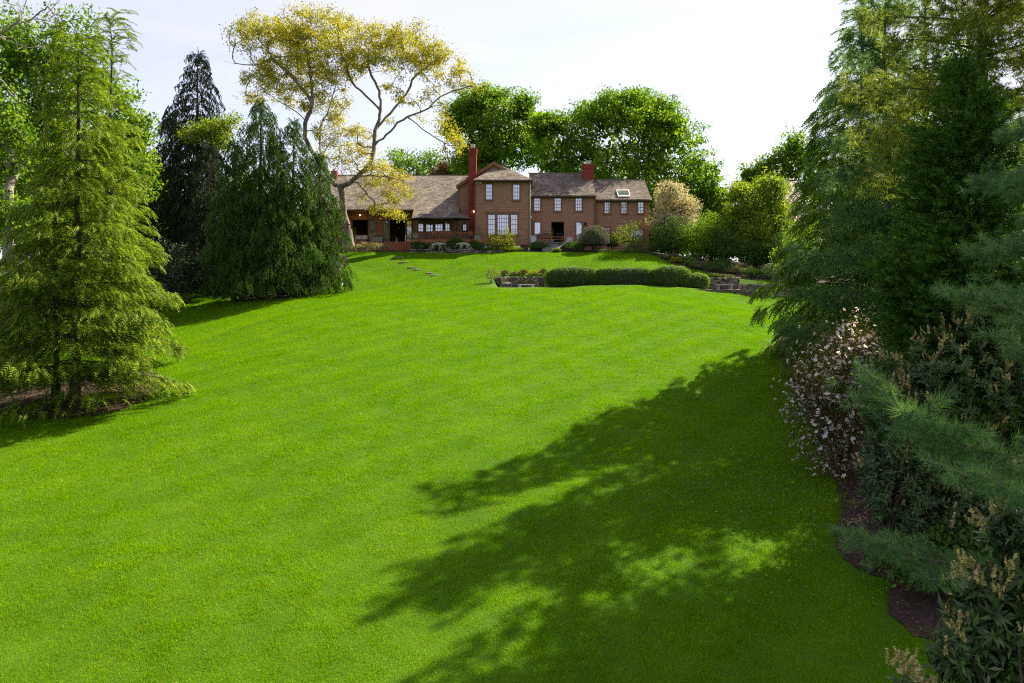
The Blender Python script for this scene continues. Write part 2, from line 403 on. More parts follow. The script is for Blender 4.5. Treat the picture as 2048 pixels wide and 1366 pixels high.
e = .5; nrm = np.stack([-(ground_z(q[:, 0] + e, q[:, 1]) - ground_z(q[:, 0] - e, q[:, 1])) / (2 * e), -(ground_z(q[:, 0], q[:, 1] + e) - ground_z(q[:, 0], q[:, 1] - e)) / (2 * e), np.ones(len(q))], 1)
rot = np.array([(Vector(n_).to_track_quat('Z', 'Y') @ Quaternion((0, 0, 1), RNG.uniform(0, 6.283))).to_euler()[:] for n_ in nrm], dtype=np.float32)
me = bpy.data.meshes.new('grass'); me.vertices.add(len(q)); me.vertices.foreach_set('co', np.c_[q, qz].astype(np.float32).ravel())
at = me.attributes.new('rot', 'FLOAT_VECTOR', 'POINT'); at.data.foreach_set('vector', rot.ravel())
grass = bpy.data.objects.new('grass', me); COL.objects.link(grass); me.materials.append(M_BLADE)
tag(grass, 'short mown bright green grass covering the sloping lawn', 'grass', kind='stuff')
ng = bpy.data.node_groups.new('grass_scatter', 'GeometryNodeTree')
ng.interface.new_socket('Geometry', in_out='INPUT', socket_type='NodeSocketGeometry'); ng.interface.new_socket('Geometry', in_out='OUTPUT', socket_type='NodeSocketGeometry')
gi, go = ng.nodes.new('NodeGroupInput'), ng.nodes.new('NodeGroupOutput')
oi = ng.nodes.new('GeometryNodeObjectInfo'); oi.inputs['Object'].default_value = patch; oi.inputs['As Instance'].default_value = True
ip = ng.nodes.new('GeometryNodeInstanceOnPoints'); na = ng.nodes.new('GeometryNodeInputNamedAttribute'); na.data_type = 'FLOAT_VECTOR'; na.inputs['Name'].default_value = 'rot'
er = ng.nodes.new('FunctionNodeEulerToRotation')
ng.links.new(gi.outputs[0], ip.inputs['Points']); ng.links.new(oi.outputs['Geometry'], ip.inputs['Instance'])
ng.links.new(na.outputs['Attribute'], er.inputs[0]); ng.links.new(er.outputs[0], ip.inputs['Rotation'])
ng.links.new(ip.outputs[0], go.inputs[0])
md = grass.modifiers.new('grass', 'NODES'); md.node_group = ng
# ---------------------------------------------------------------- house materials
M_SIDING = surf_mat('brown_siding', [(.3, (.225, .110, .068)), (.55, (.29, .148, .094)), (.75, (.36, .195, .128))], 1.6, 6, .75, .25, 30, stretch=(1, 1, 7), island=.16, fine=.18)
M_CEDAR = surf_mat('cedar_siding', [(.3, (.21, .068, .028)), (.55, (.29, .10, .042)), (.75, (.36, .145, .065))], 1.8, 6, .65, .25, 30, stretch=(1, 1, 6), island=.2, fine=.2)
M_TRIM = surf_mat('brown_trim', [(.3, (.17, .075, .042)), (.7, (.25, .115, .065))], 3, 4, .65, fine=.15)
M_DTRIM = surf_mat('dark_trim', [(.3, (.055, .032, .022)), (.7, (.085, .05, .034))], 3, 4, .6)
M_SHINGLE = surf_mat('cedar_shingle', [(.25, (.115, .095, .078)), (.5, (.19, .158, .13)), (.75, (.28, .238, .20))], .9, 6, .9, .3, 40, island=.42, fine=.25)
M_RSHINGLE = surf_mat('brown_shingle', [(.25, (.085, .067, .056)), (.5, (.145, .115, .095)), (.75, (.22, .178, .15))], .9, 6, .9, .3, 40, island=.42, fine=.25)
M_RED = surf_mat('red_painted_brick', [(.3, (.20, .025, .022)), (.7, (.28, .045, .036))], 2.2, 5, .8, .3, 18, fine=.15, island=.12)
M_CAP = surf_mat('mortar_cap', [(.3, (.42, .40, .37)), (.7, (.60, .57, .52))], 5, 4, .85)
M_DARK = plain('dark_room', (.010, .008, .007), .9)
M_DECK = surf_mat('deck_board', [(.3, (.14, .062, .034)), (.7, (.22, .10, .055))], 2.5, 5, .7, .2, 30, stretch=(.6, 6, 6), island=.18, fine=.15)
M_WHITE = plain('white_paint', (.78, .77, .74), .5)
M_METAL = plain('dark_metal', (.03, .028, .027), .45, .6)
M_GUTTER = plain('bronze_gutter', (.06, .036, .026), .45, .2)
M_CANVAS = surf_mat('umbrella_canvas', [(.3, (.085, .068, .064)), (.7, (.115, .094, .088))], 3, 4, .9, .1, 60)
M_PLANTER = surf_mat('grey_planter', [(.3, (.17, .17, .165)), (.7, (.26, .26, .25))], 6, 5, .8, .2)
M_LIGHTP = surf_mat('pale_planter', [(.3, (.38, .38, .37)), (.7, (.5, .5, .48))], 6, 5, .8, .2)
M_TEAK = surf_mat('teak_wood', [(.3, (.20, .075, .035)), (.7, (.30, .12, .06))], 6, 4, .6, island=.15)
M_BULB = plain('lit_bulb', (1.0, .72, .38), .4, emit=5)
m, N, L, out = new_mat('window_glass')
gl = N.new('ShaderNodeBsdfGlossy'); gl.inputs['Roughness'].default_value = .03; gl.inputs['Color'].default_value = (.80, .86, 1.0, 1)
df = N.new('ShaderNodeBsdfPrincipled'); df.inputs['Base Color'].default_value = (.13, .14, .16, 1); df.inputs['Roughness'].default_value = .3
mx = N.new('ShaderNodeMixShader'); mx.inputs[0].default_value = .44
bp = N.new('ShaderNodeBump'); bp.inputs['Strength'].default_value = .06; bp.inputs['Distance'].default_value = .02
L.new(noise(N, L, 1.3, 2), bp.inputs['Height']); L.new(bp.outputs[0], gl.inputs['Normal'])
L.new(df.outputs[0], mx.inputs[1]); L.new(gl.outputs[0], mx.inputs[2]); L.new(mx.outputs[0], out.inputs['Surface'])
M_GLASS = m

house = empty('house', (0, 82, 10.6))
tag(house, 'long brown clapboard house with shingled roofs and red chimneys on the hilltop', 'house')
HOFF = np.array((0, 82, 10.6))
class HB(MB):
    """house part: world coordinates in, stored relative to the house"""
    def build(s, name, mat, parent=None, **k):
        s.v = [tuple(np.array(p) - HOFF) for p in s.v]
        o = link(name, s.mesh(name), mat, house if parent is None else parent); return o

def wall(px0, px1, py0, py1, Y, openings=(), mat=M_SIDING, bh=.165, depth=6.0, vertical=False):
    """front wall with openings (px boxes), real clapboard courses, plain side and back walls"""
    x0, x1, z0, z1 = PX(px0, Y), PX(px1, Y), PZ(py1, Y), PZ(py0, Y)
    ops = [(PX(a, Y), PX(b, Y), PZ(d, Y), PZ(c, Y)) for a, b, c, d in openings]
    xs = sorted({x0, x1, *[v for o in ops for v in o[:2]]}); zs = sorted({z0, z1, *[v for o in ops for v in o[2:]]})
    h = HB(); inside = lambda x, z: any(o[0] < x < o[1] and o[2] < z < o[3] for o in ops)
    for i in range(len(xs) - 1):
        for j in range(len(zs) - 1):
            if not inside((xs[i] + xs[i + 1]) / 2, (zs[j] + zs[j + 1]) / 2): h.box(xs[i], xs[i + 1], Y, Y + .15, zs[j], zs[j + 1])
    if depth:
        h.box(x0, x0 + .15, Y + .153, Y + depth, z0, z1); h.box(x1 - .15, x1, Y + .153, Y + depth, z0, z1); h.box(x0 + .153, x1 - .153, Y + depth - .15, Y + depth, z0, z1)
    w = h.build('wall', mat)
    z = z0; rg = random.Random(int(px0 * 7 + py0))
    while z < z1 - .03:
        zt = min(z + bh, z1); cuts = [(x0, x1)]
        for o in ops:
            if o[2] < zt - .02 and o[3] > z + .02:
                cuts = [s for a, b in cuts for s in ((a, min(b, o[0])), (max(a, o[1]), b)) if s[1] - s[0] > .03]
        for a, b in cuts:
            k = HB(); t = .032 + rg.uniform(-.004, .004)
            k.hexa([(a, Y - t, z), (b, Y - t, z), (b, Y - .002, z), (a, Y - .002, z), (a, Y - .010, zt + .012), (b, Y - .010, zt + .012), (b, Y - .002, zt + .012), (a, Y - .002, zt + .012)])
            k.build('clapboard', mat, w)
        z += bh
    for xa, xb in ((x0 - .03, x0 + .10), (x1 - .10, x1 + .03)): HB().box(xa, xb, Y - .055, Y - .034, z0, z1).build('corner_board', M_TRIM, w)
    return w

def window(a, b, c, d, Y, cols, rows, split=True, casing=.10, sill=True, mat=M_TRIM, label=None):
    """window part: casing frame, sub-parts pane, muntins, sill"""
    x0, x1, z0, z1 = PX(a, Y), PX(b, Y), PZ(d, Y), PZ(c, Y); y = Y - .05
    h = HB(); k = casing
    h.box(x0 - k, x0, y - .02, Y + .10, z0 - k * .6, z1 + k); h.box(x1, x1 + k, y - .02, Y + .10, z0 - k * .6, z1 + k)
    h.box(x0, x1, y - .02, Y + .10, z1, z1 + k); h.box(x0, x1, y - .02, Y + .10, z0 - k * .6, z0)
    w = h.build('window', mat)
    if label: w['label'] = label
    h = HB(); g = .042
    h.box(x0, x1, Y + .045, Y + .06, z0, z1); h.build('pane', M_GLASS, w)
    h = HB()
    for i in range(1, cols): x = x0 + (x1 - x0) * i / cols; h.box(x - g / 2, x + g / 2, Y + .018, Y + .042, z0 + .05, z1 - .05)
    h2 = HB()
    for j in range(1, rows):
        z = z0 + (z1 - z0) * j / rows; mid = split and j == rows // 2; t = .05 if mid else g
        (h2 if mid else h).box(x0, x1, Y + (.008 if mid else .021), Y + (.044 if mid else .039), z - t / 2, z + t / 2)
    for xa, xb, za, zb in ((x0, x0 + .05, z0, z1), (x1 - .05, x1, z0, z1), (x0 + .05, x1 - .05, z0, z0 + .05), (x0 + .05, x1 - .05, z1 - .05, z1)):
        h2.box(xa, xb, Y + .0, Y + .044, za, zb)
    tag(h.build('muntins', M_TRIM, w), kind='stuff') if h.n else None; h2.build('sash', M_TRIM, w)
    if sill: HB().box(x0 - k * 1.5, x1 + k * 1.5, Y - .13, Y - .035, z0 - k * 1.05, z0 - k * .62).build('sill', mat, w)
    return w

def shingle_plane(h, e0, e1, r0, r1, rg, expo=.15, lift=.0):
    """individual shingles in stepped courses over the quad eave e0-e1 / ridge r0-r1"""
    e0, e1, r0, r1 = [np.array(p, float) for p in (e0, e1, r0, r1)]
    nrm = np.cross(e1 - e0, (r0 + r1) / 2 - e0); nrm /= np.linalg.norm(nrm)
    if nrm[2] < 0: nrm = -nrm
    n = max(2, int(np.linalg.norm((r0 + r1 - e0 - e1) / 2) / expo))
    for i in range(n):
        t0, t1 = i / n, min(1, (i + 1.35) / n)
        a0, a1, b0, b1 = e0 + (r0 - e0) * t0, e1 + (r1 - e1) * t0, e0 + (r0 - e0) * t1, e1 + (r1 - e1) * t1
        Lc = np.linalg.norm(a1 - a0)
        if Lc < .08: continue
        s = 0.0
        while s < 1 - 1e-6:
            wd = rg.uniform(.16, .34) / Lc; u = min(1, s + wd); u = 1 if 1 - u < .08 / Lc else u; gp = .006 / Lc
            t = .030 + rg.uniform(-.006, .010); dr = rg.uniform(-.012, .012)
            p, q = a0 + (a1 - a0) * (s + gp), a0 + (a1 - a0) * u; v, w_ = b0 + (b1 - b0) * u, b0 + (b1 - b0) * (s + gp)
            dn = (a0 - b0); dn = dn / (np.linalg.norm(dn) + 1e-9) * dr
            h.add([p + dn, q + dn, p + dn + nrm * t, q + dn + nrm * t, v + nrm * .006, w_ + nrm * .006], [(0, 1, 3, 2), (2, 3, 4, 5), (0, 2, 5), (1, 4, 3)])
            s = u
def deckslab(h, pts, th=.12):
    a = [np.array(p, float) for p in pts]; h.hexa([p - np.array((0, 0, th)) for p in a] + [p - np.array((0, 0, .004)) for p in a])

rg = random.Random(3)
def gable_roof(name_mat, px0, px1, pye, Ye, pyr, Yr, over=.25, gutter=True):
    """front slope with shingles, back slope, fascia and gutter"""
    x0, x1, ze, zr = PX(px0, Ye), PX(px1, Ye), PZ(pye, Ye), PZ(pyr, Yr); Yb = 2 * Yr - Ye
    h = HB(); shingle_plane(h, (x0, Ye, ze), (x1, Ye, ze), (x0, Yr, zr), (x1, Yr, zr), rg)
    r = h.build('roof', name_mat)
    h = HB(); deckslab(h, [(x0 + .02, Ye + .02, ze), (x1 - .02, Ye + .02, ze), (x1 - .02, Yr, zr), (x0 + .02, Yr, zr)]); deckslab(h, [(x0 + .02, Yr + .01, zr), (x1 - .02, Yr + .01, zr), (x1 - .02, Yb, ze), (x0 + .02, Yb, ze)]); h.build('roof_deck', M_DTRIM, r)
    HB().box(x0, x1, Yr - .09, Yr + .09, zr - .02, zr + .05).build('ridge_cap', name_mat, r)
    if gutter:
        HB().box(x0 - .02, x1 + .02, Ye - .13, Ye - .012, ze - .16, ze - .03).build('gutter', M_GUTTER, r)
        HB().box(x0, x1, Ye + .05, Ye + .45, ze - .22, ze - .13).build('soffit', M_DTRIM, r)
    return r

# --- hip roofed centre block
YC = 78.0
w_up = [(971.4, 984.7, 368, 399.6), (1025.9, 1039.5, 368.4, 399.8)]
w_tr = [(975.9, 990.2, 428.5, 470), (994.3, 1017.5, 428.5, 470), (1021.4, 1035.4, 428.5, 470)]
w_bs = [(964, 983, 490.5, 496), (1025, 1041, 490.5, 496)]
wall(950, 1059, 359, 489.5, YC, w_up + w_tr)
wall(952, 1057, 489.5, 503, YC + .05, w_bs, mat=M_DTRIM)
for o in w_up: window(*o, YC, 3, 4)
window(*w_tr[0], YC, 3, 4); window(*w_tr[1], YC, 5, 5, split=False); window(*w_tr[2], YC, 3, 4)
for o in w_bs: window(*o, YC + .05, 3, 1, split=False, sill=False, casing=.06)
HB().box(PX(971, YC), PX(1040, YC), YC - .115, YC - .06, PZ(425.6, YC), PZ(423.4, YC)).build('window_head', M_TRIM)
xl, xr, ze = PX(946.5, 77.5), PX(1065.5, 77.5), PZ(359.5, 77.5); xm = PX(1001.5, 81); zr = PZ(331, 81)
h = HB(); shingle_plane(h, (xl, 77.5, ze), (xr, 77.5, ze), (xm - .02, 81, zr), (xm + .02, 81, zr), rg)
shingle_plane(h, (xr, 77.5, ze), (xr, 84.5, ze), (xm, 81, zr), (xm, 84.5, zr), rg, .22); shingle_plane(h, (xl, 84.5, ze), (xl, 77.5, ze), (xm, 84.5, zr), (xm, 81, zr), rg, .22)
hip = h.build('roof', M_SHINGLE)
h = HB()
for a, b_, c, d in (((xl, 77.5, ze), (xr, 77.5, ze), (xm + .02, 81, zr), (xm - .02, 81, zr)), ((xr, 77.5, ze), (xr, 84.5, ze), (xm, 84.5, zr), (xm, 81, zr)), ((xl, 84.5, ze), (xl, 77.5, ze), (xm, 81, zr), (xm, 84.5, zr))):
    deckslab(h, [a, b_, c, d])
h.build('roof_deck', M_DTRIM, hip)
HB().box(xl - .02, xr + .02, 77.37, 77.49, ze - .16, ze - .02).build('gutter', M_GUTTER, hip)
HB().box(xl + .1, xr - .1, 77.55, 77.96, ze - .2, ze - .13).build('soffit', M_DTRIM, hip)
for px, lst in ((1060.3, M_LIGHTP), (949.2, M_DTRIM)):
    x = PX(px, 77.9); h = HB(); h.tube([(x, 77.55, ze - .1), (x, 77.9, ze - .45), (x, 77.9, 10.9)], .045, 8); h.build('downspout', lst)
# --- gable wing behind it, with the tall chimney
YG = 80.2
x0, x1, xp, zp, ze2 = PX(917, YG), PX(1062, YG), PX(988, YG), PZ(325, YG), PZ(369, YG)
wall(917, 949, 369, 487, YG, depth=0)
h = HB(); h.add([(x0, YG, ze2), (x1, YG, ze2), (xp, YG, zp), (x0, YG + .15, ze2), (x1, YG + .15, ze2), (xp, YG + .15, zp)], [(0, 1, 2), (5, 4, 3), (0, 3, 4, 1), (1, 4, 5, 2), (2, 5, 3, 0)]); h.build('wall', M_SIDING)
for sgn, xa in ((-1, x0 - .22), (1, x1 + .22)):
    za = ze2 - .13
    h = HB(); shingle_plane(h, (xa, YG - .3, za), (xa, 90, za), (xp, YG - .3, zp + .06), (xp, 90, zp + .06), rg, .25); r = h.build('roof', M_RSHINGLE)
    h = HB(); h.hexa([(xa, YG - .32, za - .30), (xa, YG - .24, za - .30), (xp, YG - .24, zp - .26), (xp, YG - .32, zp - .26), (xa, YG - .32, za + .02), (xa, YG - .24, za + .02), (xp, YG - .24, zp + .06), (xp, YG - .32, zp + .06)]); h.build('bargeboard', M_TRIM, r)
    h = HB(); deckslab(h, [(xa, YG - .2, za), (xa, 90, za), (xp, 90, zp + .05), (xp, YG - .2, zp + .05)]); h.build('roof_deck', M_DTRIM, r)
def chimney(px0, px1, py0, py1, Y, dep, cap, label):
    x0, x1, z0, z1 = PX(px0, Y), PX(px1, Y), PZ(py1, Y), PZ(py0, Y); h = HB(); z = z0; i = 0; rr = random.Random(int(px0))
    h.box(x0 + .03, x1 - .03, Y + .03, Y + dep, z0, z1)
    core = h.build('chimney', M_RED); core['label'] = label
    h = HB()
    while z < z1 - .05:       # brick courses as real relief, joined (2 px each in the photograph)
        x = x0 + (.0 if i % 2 else -.11); out_ = .05 if z > z1 - .45 else 0
        while x < x1:
            a, b_ = max(x, x0 - out_), min(x + .215, x1 + out_)
            if b_ - a > .03: h.box(a + .006, b_ - .006, Y - out_ - rr.uniform(0, .006), Y + .05, z + .005, z + .07)
            x += .225
        h.box(x0 - out_, x0 + .05, Y + .06, Y + dep, z + .005, z + .07); h.box(x1 - .05, x1 + out_, Y + .06, Y + dep, z + .005, z + .07)
        z += .076; i += 1
    tag(h.build('brick_courses', M_RED, core), kind='stuff')
    h = HB(); h.box(x0 - .06, x1 + .06, Y - .06, Y + dep + .05, z1 - .01, z1 + .08); h.build('crown', M_RED, core)
    xm_ = (x0 + x1) / 2; wz = (x1 - x0) * .26
    h = HB(); h.box(xm_ - wz, xm_ + wz, Y + .15, Y + .15 + 2 * wz, z1 + .082, z1 + .082 + cap * .7); h.box(xm_ - wz * 1.2, xm_ + wz * 1.2, Y + .1, Y + .2 + 2 * wz, z1 + .084 + cap * .7, z1 + .084 + cap); h.build('flue', M_CAP, core)
chimney(937.3, 952.6, 297, 489, 79.0, .9, .38, 'tall red chimney rising the full height of the wall')
# --- middle wing
YM = 79.5
m_up = [(1067.8, 1081, 395, 422), (1108.6, 1122.5, 395, 422), (1150.6, 1164, 395, 422)]
m_lo = [(1068.6, 1081.5, 444, 469), (1102.6, 1128, 444, 484), (1152, 1164.5, 444, 483)]
wall(1060.5, 1189, 391, 503, YM, m_up + m_lo)
for o in m_up: window(*o, YM, 3, 4)
window(*m_lo[0], YM, 1, 1, split=False); window(*m_lo[2], YM, 1, 1, split=False, label='tall narrow glazed side door of the patio')
gable_roof(M_RSHINGLE, 1060, 1191.5, 391, YM - .35, 346.5, 83.6)
chimney(1167.5, 1187, 329, 372, 82.2, 1.0, .34, 'short red chimney over the middle roof')
h = HB(); h.box(PX(1189.7, YM), PX(1191, YM), YM - .09, YM - .04, PZ(500, YM), PZ(396, YM)); h.build('downspout', M_GUTTER)
# --- right wing
YR = 80.0
r_up = [(1208.7, 1220.5, 404, 427), (1241.9, 1254.8, 404, 427), (1275.7, 1287.6, 404, 427)]
r_lo = [(1209, 1220, 455, 466), (1262, 1290, 460, 482)]
wall(1189.6, 1297, 399, 503, YR, r_up + r_lo)
for o in r_up: window(*o, YR, 2 if o[0] > 1270 else 3, 4)
window(*r_lo[0], YR, 2, 2, split=False); window(*r_lo[1], YR, 3, 2, split=False)
rr_ = gable_roof(M_RSHINGLE, 1191.6, 1303, 399, YR - .35, 360, 84.0)
sa, sb = np.array((0, YR - .35, PZ(399, YR - .35))), np.array((0, 84.0, PZ(360, 84.0)))
def on_roof(px, t, up): q = sa + (sb - sa) * t; return np.array((PX(px, q[1]), q[1] - up * .55, q[2] + up * .83))
h = HB(); h.hexa([on_roof(1236, .10, .02), on_roof(1260.5, .10, .02), on_roof(1257, .42, .02), on_roof(1232.5, .42, .02), on_roof(1236, .10, .16), on_roof(1260.5, .10, .16), on_roof(1257, .42, .16), on_roof(1232.5, .42, .16)]); sk = h.build('skylight', M_WHITE)
h = HB(); h.hexa([on_roof(1237.3, .13, .155), on_roof(1259, .13, .155), on_roof(1255.9, .39, .155), on_roof(1234, .39, .155), on_roof(1237.3, .13, .168), on_roof(1259, .13, .168), on_roof(1255.9, .39, .168), on_roof(1234, .39, .168)]); h.build('pane', M_GLASS, sk)
# --- low left wing with the great shingled roof
YL = 81.0
l_op = [(705, 736, 440, 484.5), (739.5, 750.5, 441, 484), (765.5, 776.5, 441, 484), (780, 810.5, 440, 484.5), (813, 823.5, 441, 484)]
wall(610, 828, 417, 487, YL, l_op, mat=M_CEDAR, bh=.24, depth=5)
for i in (1, 2, 4): window(*l_op[i], YL, 2, 5, split=False, casing=.07, sill=False, label='glazed door with small panes standing beside an open doorway')
h = HB()
for a, b_ in ((705, 736), (780, 810.5)):
    x0, x1, z0, z1 = PX(a, YL), PX(b_, YL), PZ(484, YL), PZ(440, YL)
    h.box(x0 - .09, x0, YL - .07, YL + .1, z0, z1 + .1); h.box(x1, x1 + .09, YL - .07, YL + .1, z0, z1 + .1); h.box(x0, x1, YL - .07, YL + .1, z1, z1 + .1)
h.build('door_frame', M_TRIM)
YW = 79.6
l_w = [(836, 847, 443, 463.5), (850.5, 866, 443, 463.5), (870, 885.6, 443, 463.5), (890, 899.5, 443, 463.5), (925.5, 933, 444, 461.5)]
wall(828.5, 940, 430, 482, YW, l_w, depth=0)
for o, c in zip(l_w, (2, 3, 3, 2, 2)): window(*o, YW, c, 3, split=False, casing=.07)
HB().box(PX(828.7, YW), PX(828.7, YW) + .12, YW + .16, YL - .06, PZ(485, YW), PZ(425, YW)).build('wall', M_CEDAR)
def slope_pt(px, py, Y): return (PX(px, Y), Y, PZ(py, Y))
zrid = PZ(350.5, 87.0); z79 = PZ(419, 79.6); sl = (zrid - z79) / (87.0 - 79.6); z78 = z79 - sl * 1.5
xa, xb, xc = PX(600, 80), PX(827.5, 79.6), PX(918, 79.6)
h = HB(); shingle_plane(h, (xa, 79.6, z79), (xb, 79.6, z79), (xa, 87, zrid), (xb, 87, zrid), rg, .17)
shingle_plane(h, (xb, 78.1, z78), (xc, 78.1, z78), (xb, 87, zrid), (xc, 87, zrid), rg, .17)
shingle_plane(h, (xc, 80.6, z79 + sl), (PX(950, 80), 80.6, z79 + sl), (xc, 87, zrid), (PX(950, 80), 87, zrid), rg, .2)
rl = h.build('roof', M_SHINGLE); rl['label'] = 'broad weathered shingle roof of the low left wing'
h = HB(); deckslab(h, [(xa, 79.62, z79), (xb, 79.62, z79), (xb, 87, zrid), (xa, 87, zrid)]); deckslab(h, [(xb + .01, 78.12, z78), (xc, 78.12, z78), (xc, 87, zrid), (xb + .01, 87, zrid)])
deckslab(h, [(xa, 87.01, zrid), (PX(950, 80), 87.01, zrid), (PX(950, 80), 95, z79), (xa, 95, z79)]); h.build('roof_deck', M_DTRIM, rl)
h = HB(); h.box(xa, xb, 79.48, 79.59, z79 - .2, z79 - .02); h.box(xb, xc, 77.98, 78.09, z78 - .18, z78 - .02); h.build('fascia', M_DTRIM, rl)
HB().box(xa, PX(940, 80), 86.92, 87.1, zrid - .02, zrid + .06).build('ridge_cap', M_DTRIM, rl)
h = HB(); h.box(xa, xb, 79.7, 80.9, z79 - .16, z79 - .13); h.build('soffit', M_CEDAR, rl)
chimney(662.5, 672.5, 343, 362, 86.2, .8, .25, 'small red chimney at the far end of the low roof')
# --- dark rooms behind the open doorways
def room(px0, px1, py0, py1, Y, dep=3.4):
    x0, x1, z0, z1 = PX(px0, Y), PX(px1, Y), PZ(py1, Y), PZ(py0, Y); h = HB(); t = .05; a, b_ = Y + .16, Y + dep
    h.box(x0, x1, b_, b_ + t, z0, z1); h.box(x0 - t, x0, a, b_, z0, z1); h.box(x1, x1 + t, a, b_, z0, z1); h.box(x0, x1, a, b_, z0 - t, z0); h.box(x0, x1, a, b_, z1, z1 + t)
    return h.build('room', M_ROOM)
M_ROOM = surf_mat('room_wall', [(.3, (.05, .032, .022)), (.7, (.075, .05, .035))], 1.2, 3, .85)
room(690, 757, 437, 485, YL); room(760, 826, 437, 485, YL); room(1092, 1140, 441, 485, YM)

# ---------------------------------------------------------------- decks, steps, patio
DZ = 11.75
deck = empty('deck', (0, 78, DZ)); tag(deck, 'raised timber deck with railing running below the left wing', 'deck')
DO = np.array((0, 78, DZ))
class DB(MB):
    off = DO; par = None
    def build(s, name, mat, parent=None, **k):
        s.v = [tuple(np.array(p) - s.off) for p in s.v]; return link(name, s.mesh(name), mat, s.par if parent is None else parent)
def part_builder(root, loc):
    class B(DB): off = np.array(loc); par = root
    return B
D = part_builder(deck, DO)
xL, xM, xR = PX(640, 78.5), PX(820, 75.6), PX(966, 75.6)
y = 78.55
while y < YL - .1: D().box(xL, PX(828, 79), y, min(y + .135, YL - .06), DZ - .04, DZ).build('board', M_DECK); y += .142
y = 75.65
while y < YW - .1: D().box(xM, xR, y, min(y + .135, YW - .06) if y > 78.5 else y + .135, DZ - .039, DZ + .001).build('board', M_DECK); y += .142
D().box(xL, PX(764, 78.5), 78.46, 78.54, DZ - .28, DZ + .01).build('fascia', M_CEDAR)
D().box(xM - .02, xR + .02, 75.55, 75.64, DZ - .26, DZ + .02).build('fascia', M_CEDAR)
D().box(xM - .02, xM + .08, 75.65, 78.5, DZ - .26, DZ - .045).build('fascia', M_CEDAR)
z = 10.5
while z < DZ - .3:
    D().box(xL, PX(764, 78.5), 78.58, 78.62, z, z + .15).build('skirt_board', M_CEDAR); D().box(xM, xR, 75.72, 75.76, z, z + .15).build('skirt_board', M_DTRIM); z += .158
for px in (822, 850, 880, 910, 938, 964):
    x = PX(px, 75.7); D().box(x - .035, x + .035, 75.66, 75.73, DZ + .002, DZ + .62).build('rail_post', M_DTRIM)
D().box(xM, xR, 75.64, 75.75, DZ + .622, DZ + .67).build('handrail', M_CEDAR)
for zc in (.2, .4): D().box(xM, xR, 75.69, 75.705, DZ + zc, DZ + zc + .015).build('rail_cable', M_METAL)
for px in (648, 690, 722, 742):
    x = PX(px, 78.6); D().box(x - .03, x + .03, 78.6, 78.66, DZ + .002, DZ + .62).build('rail_post', M_DTRIM)
D().box(xL, PX(742, 78.6) + .03, 78.59, 78.67, DZ + .622, DZ + .66).build('handrail', M_CEDAR)
x = PX(811, 78.6); D().box(x - .03, x + .03, 78.56, 78.62, DZ + .002, DZ + .66).build('rail_post', M_WHITE)
stair = empty('deck_stairs', (PX(791, 78), 77.7, 10.6)); tag(stair, 'wide brown wooden stairs leading down from the deck to the lawn', 'stairs')
S = part_builder(stair, (PX(791, 78), 77.7, 10.6))
for i in range(7):
    zt = DZ - .165 * (i + 1); y1 = 78.45 - .28 * i; xs0, xs1 = PX(765, 77.6), PX(818.5, 77.6)
    S().box(xs0, xs1, y1 - .30, y1, zt - .04, zt).build('tread', M_DECK); S().box(xs0, xs1, y1 - .02, y1 + .002, zt + .002, zt + .123).build('riser', M_CEDAR)
    S().box(xs0 + .01, xs1 - .01, y1 - .27, y1 - .25, zt - .165, zt - .042).build('riser', M_CEDAR)
for x in (xs0 - .05, xs1 + .01): S().hexa([(x, 76.3, 10.35), (x + .04, 76.3, 10.35), (x + .04, 78.5, 10.4), (x, 78.5, 10.4), (x, 76.3, 10.62), (x + .04, 76.3, 10.62), (x + .04, 78.5, DZ - .05), (x, 78.5, DZ - .05)]).build('stringer', M_CEDAR)
M_SLATE = surf_mat('bluestone', [(.3, (.12, .12, .115)), (.7, (.22, .215, .20))], 2, 6, .8, .3, 20, island=.15)
M_STONE = surf_mat('field_stone', [(.25, (.085, .075, .062)), (.5, (.16, .145, .12)), (.75, (.27, .245, .20))], 2.5, 7, .9, .6, 14, island=.4, fine=.25)
PT = 11.62
patio = empty('patio', (PX(1115, 78), 78, PT)); tag(patio, 'raised stone patio with front steps before the middle wing', 'patio')
B_ = part_builder(patio, (PX(1115, 78), 78, PT))
xp0, xp1 = PX(1062, 77.2), PX(1168, 77.2)
B_().box(xp0, xp1, 77.25, 79.42, 10.3, PT - .06).build('retaining_wall', M_DTRIM)
for i in range(9):
    for j in range(4):
        a = xp0 + (xp1 - xp0) * i / 9; b_ = xp0 + (xp1 - xp0) * (i + 1) / 9; c = 77.2 + .55 * j
        B_().box(a + .01, b_ - .01, c + .01, c + .54, PT - .055, PT + rg.uniform(0, .006)).build('slab', M_SLATE)
for i in range(5):
    B_().box(PX(1084, 77), PX(1118, 77), 77.19 - .3 * (i + 1), 77.19 - .3 * i, 10.3, PT - .17 * (i + 1)).build('step', M_SLATE)
B_().bar((PX(1116, 75.9), 75.9, 10.95), (PX(1141, 77.2), 77.2, PT + .28), .09, .11).build('handrail', M_LIGHTP)
B_().box(PX(1112, 76), PX(1112, 76) + .1, 75.85, 75.95, 10.3, 10.93).build('newel_post', M_TRIM)
for px in (1086, 1103, 1125): x = PX(px, 77.3); B_().box(x - .035, x + .035, 77.28, 77.35, PT, PT + .55).build('rail_post', M_CEDAR)
for z in (.5, .25): B_().box(PX(1084, 77.3), PX(1128, 77.3), 77.29, 77.34, PT + z, PT + z + .05).build('rail', M_CEDAR)

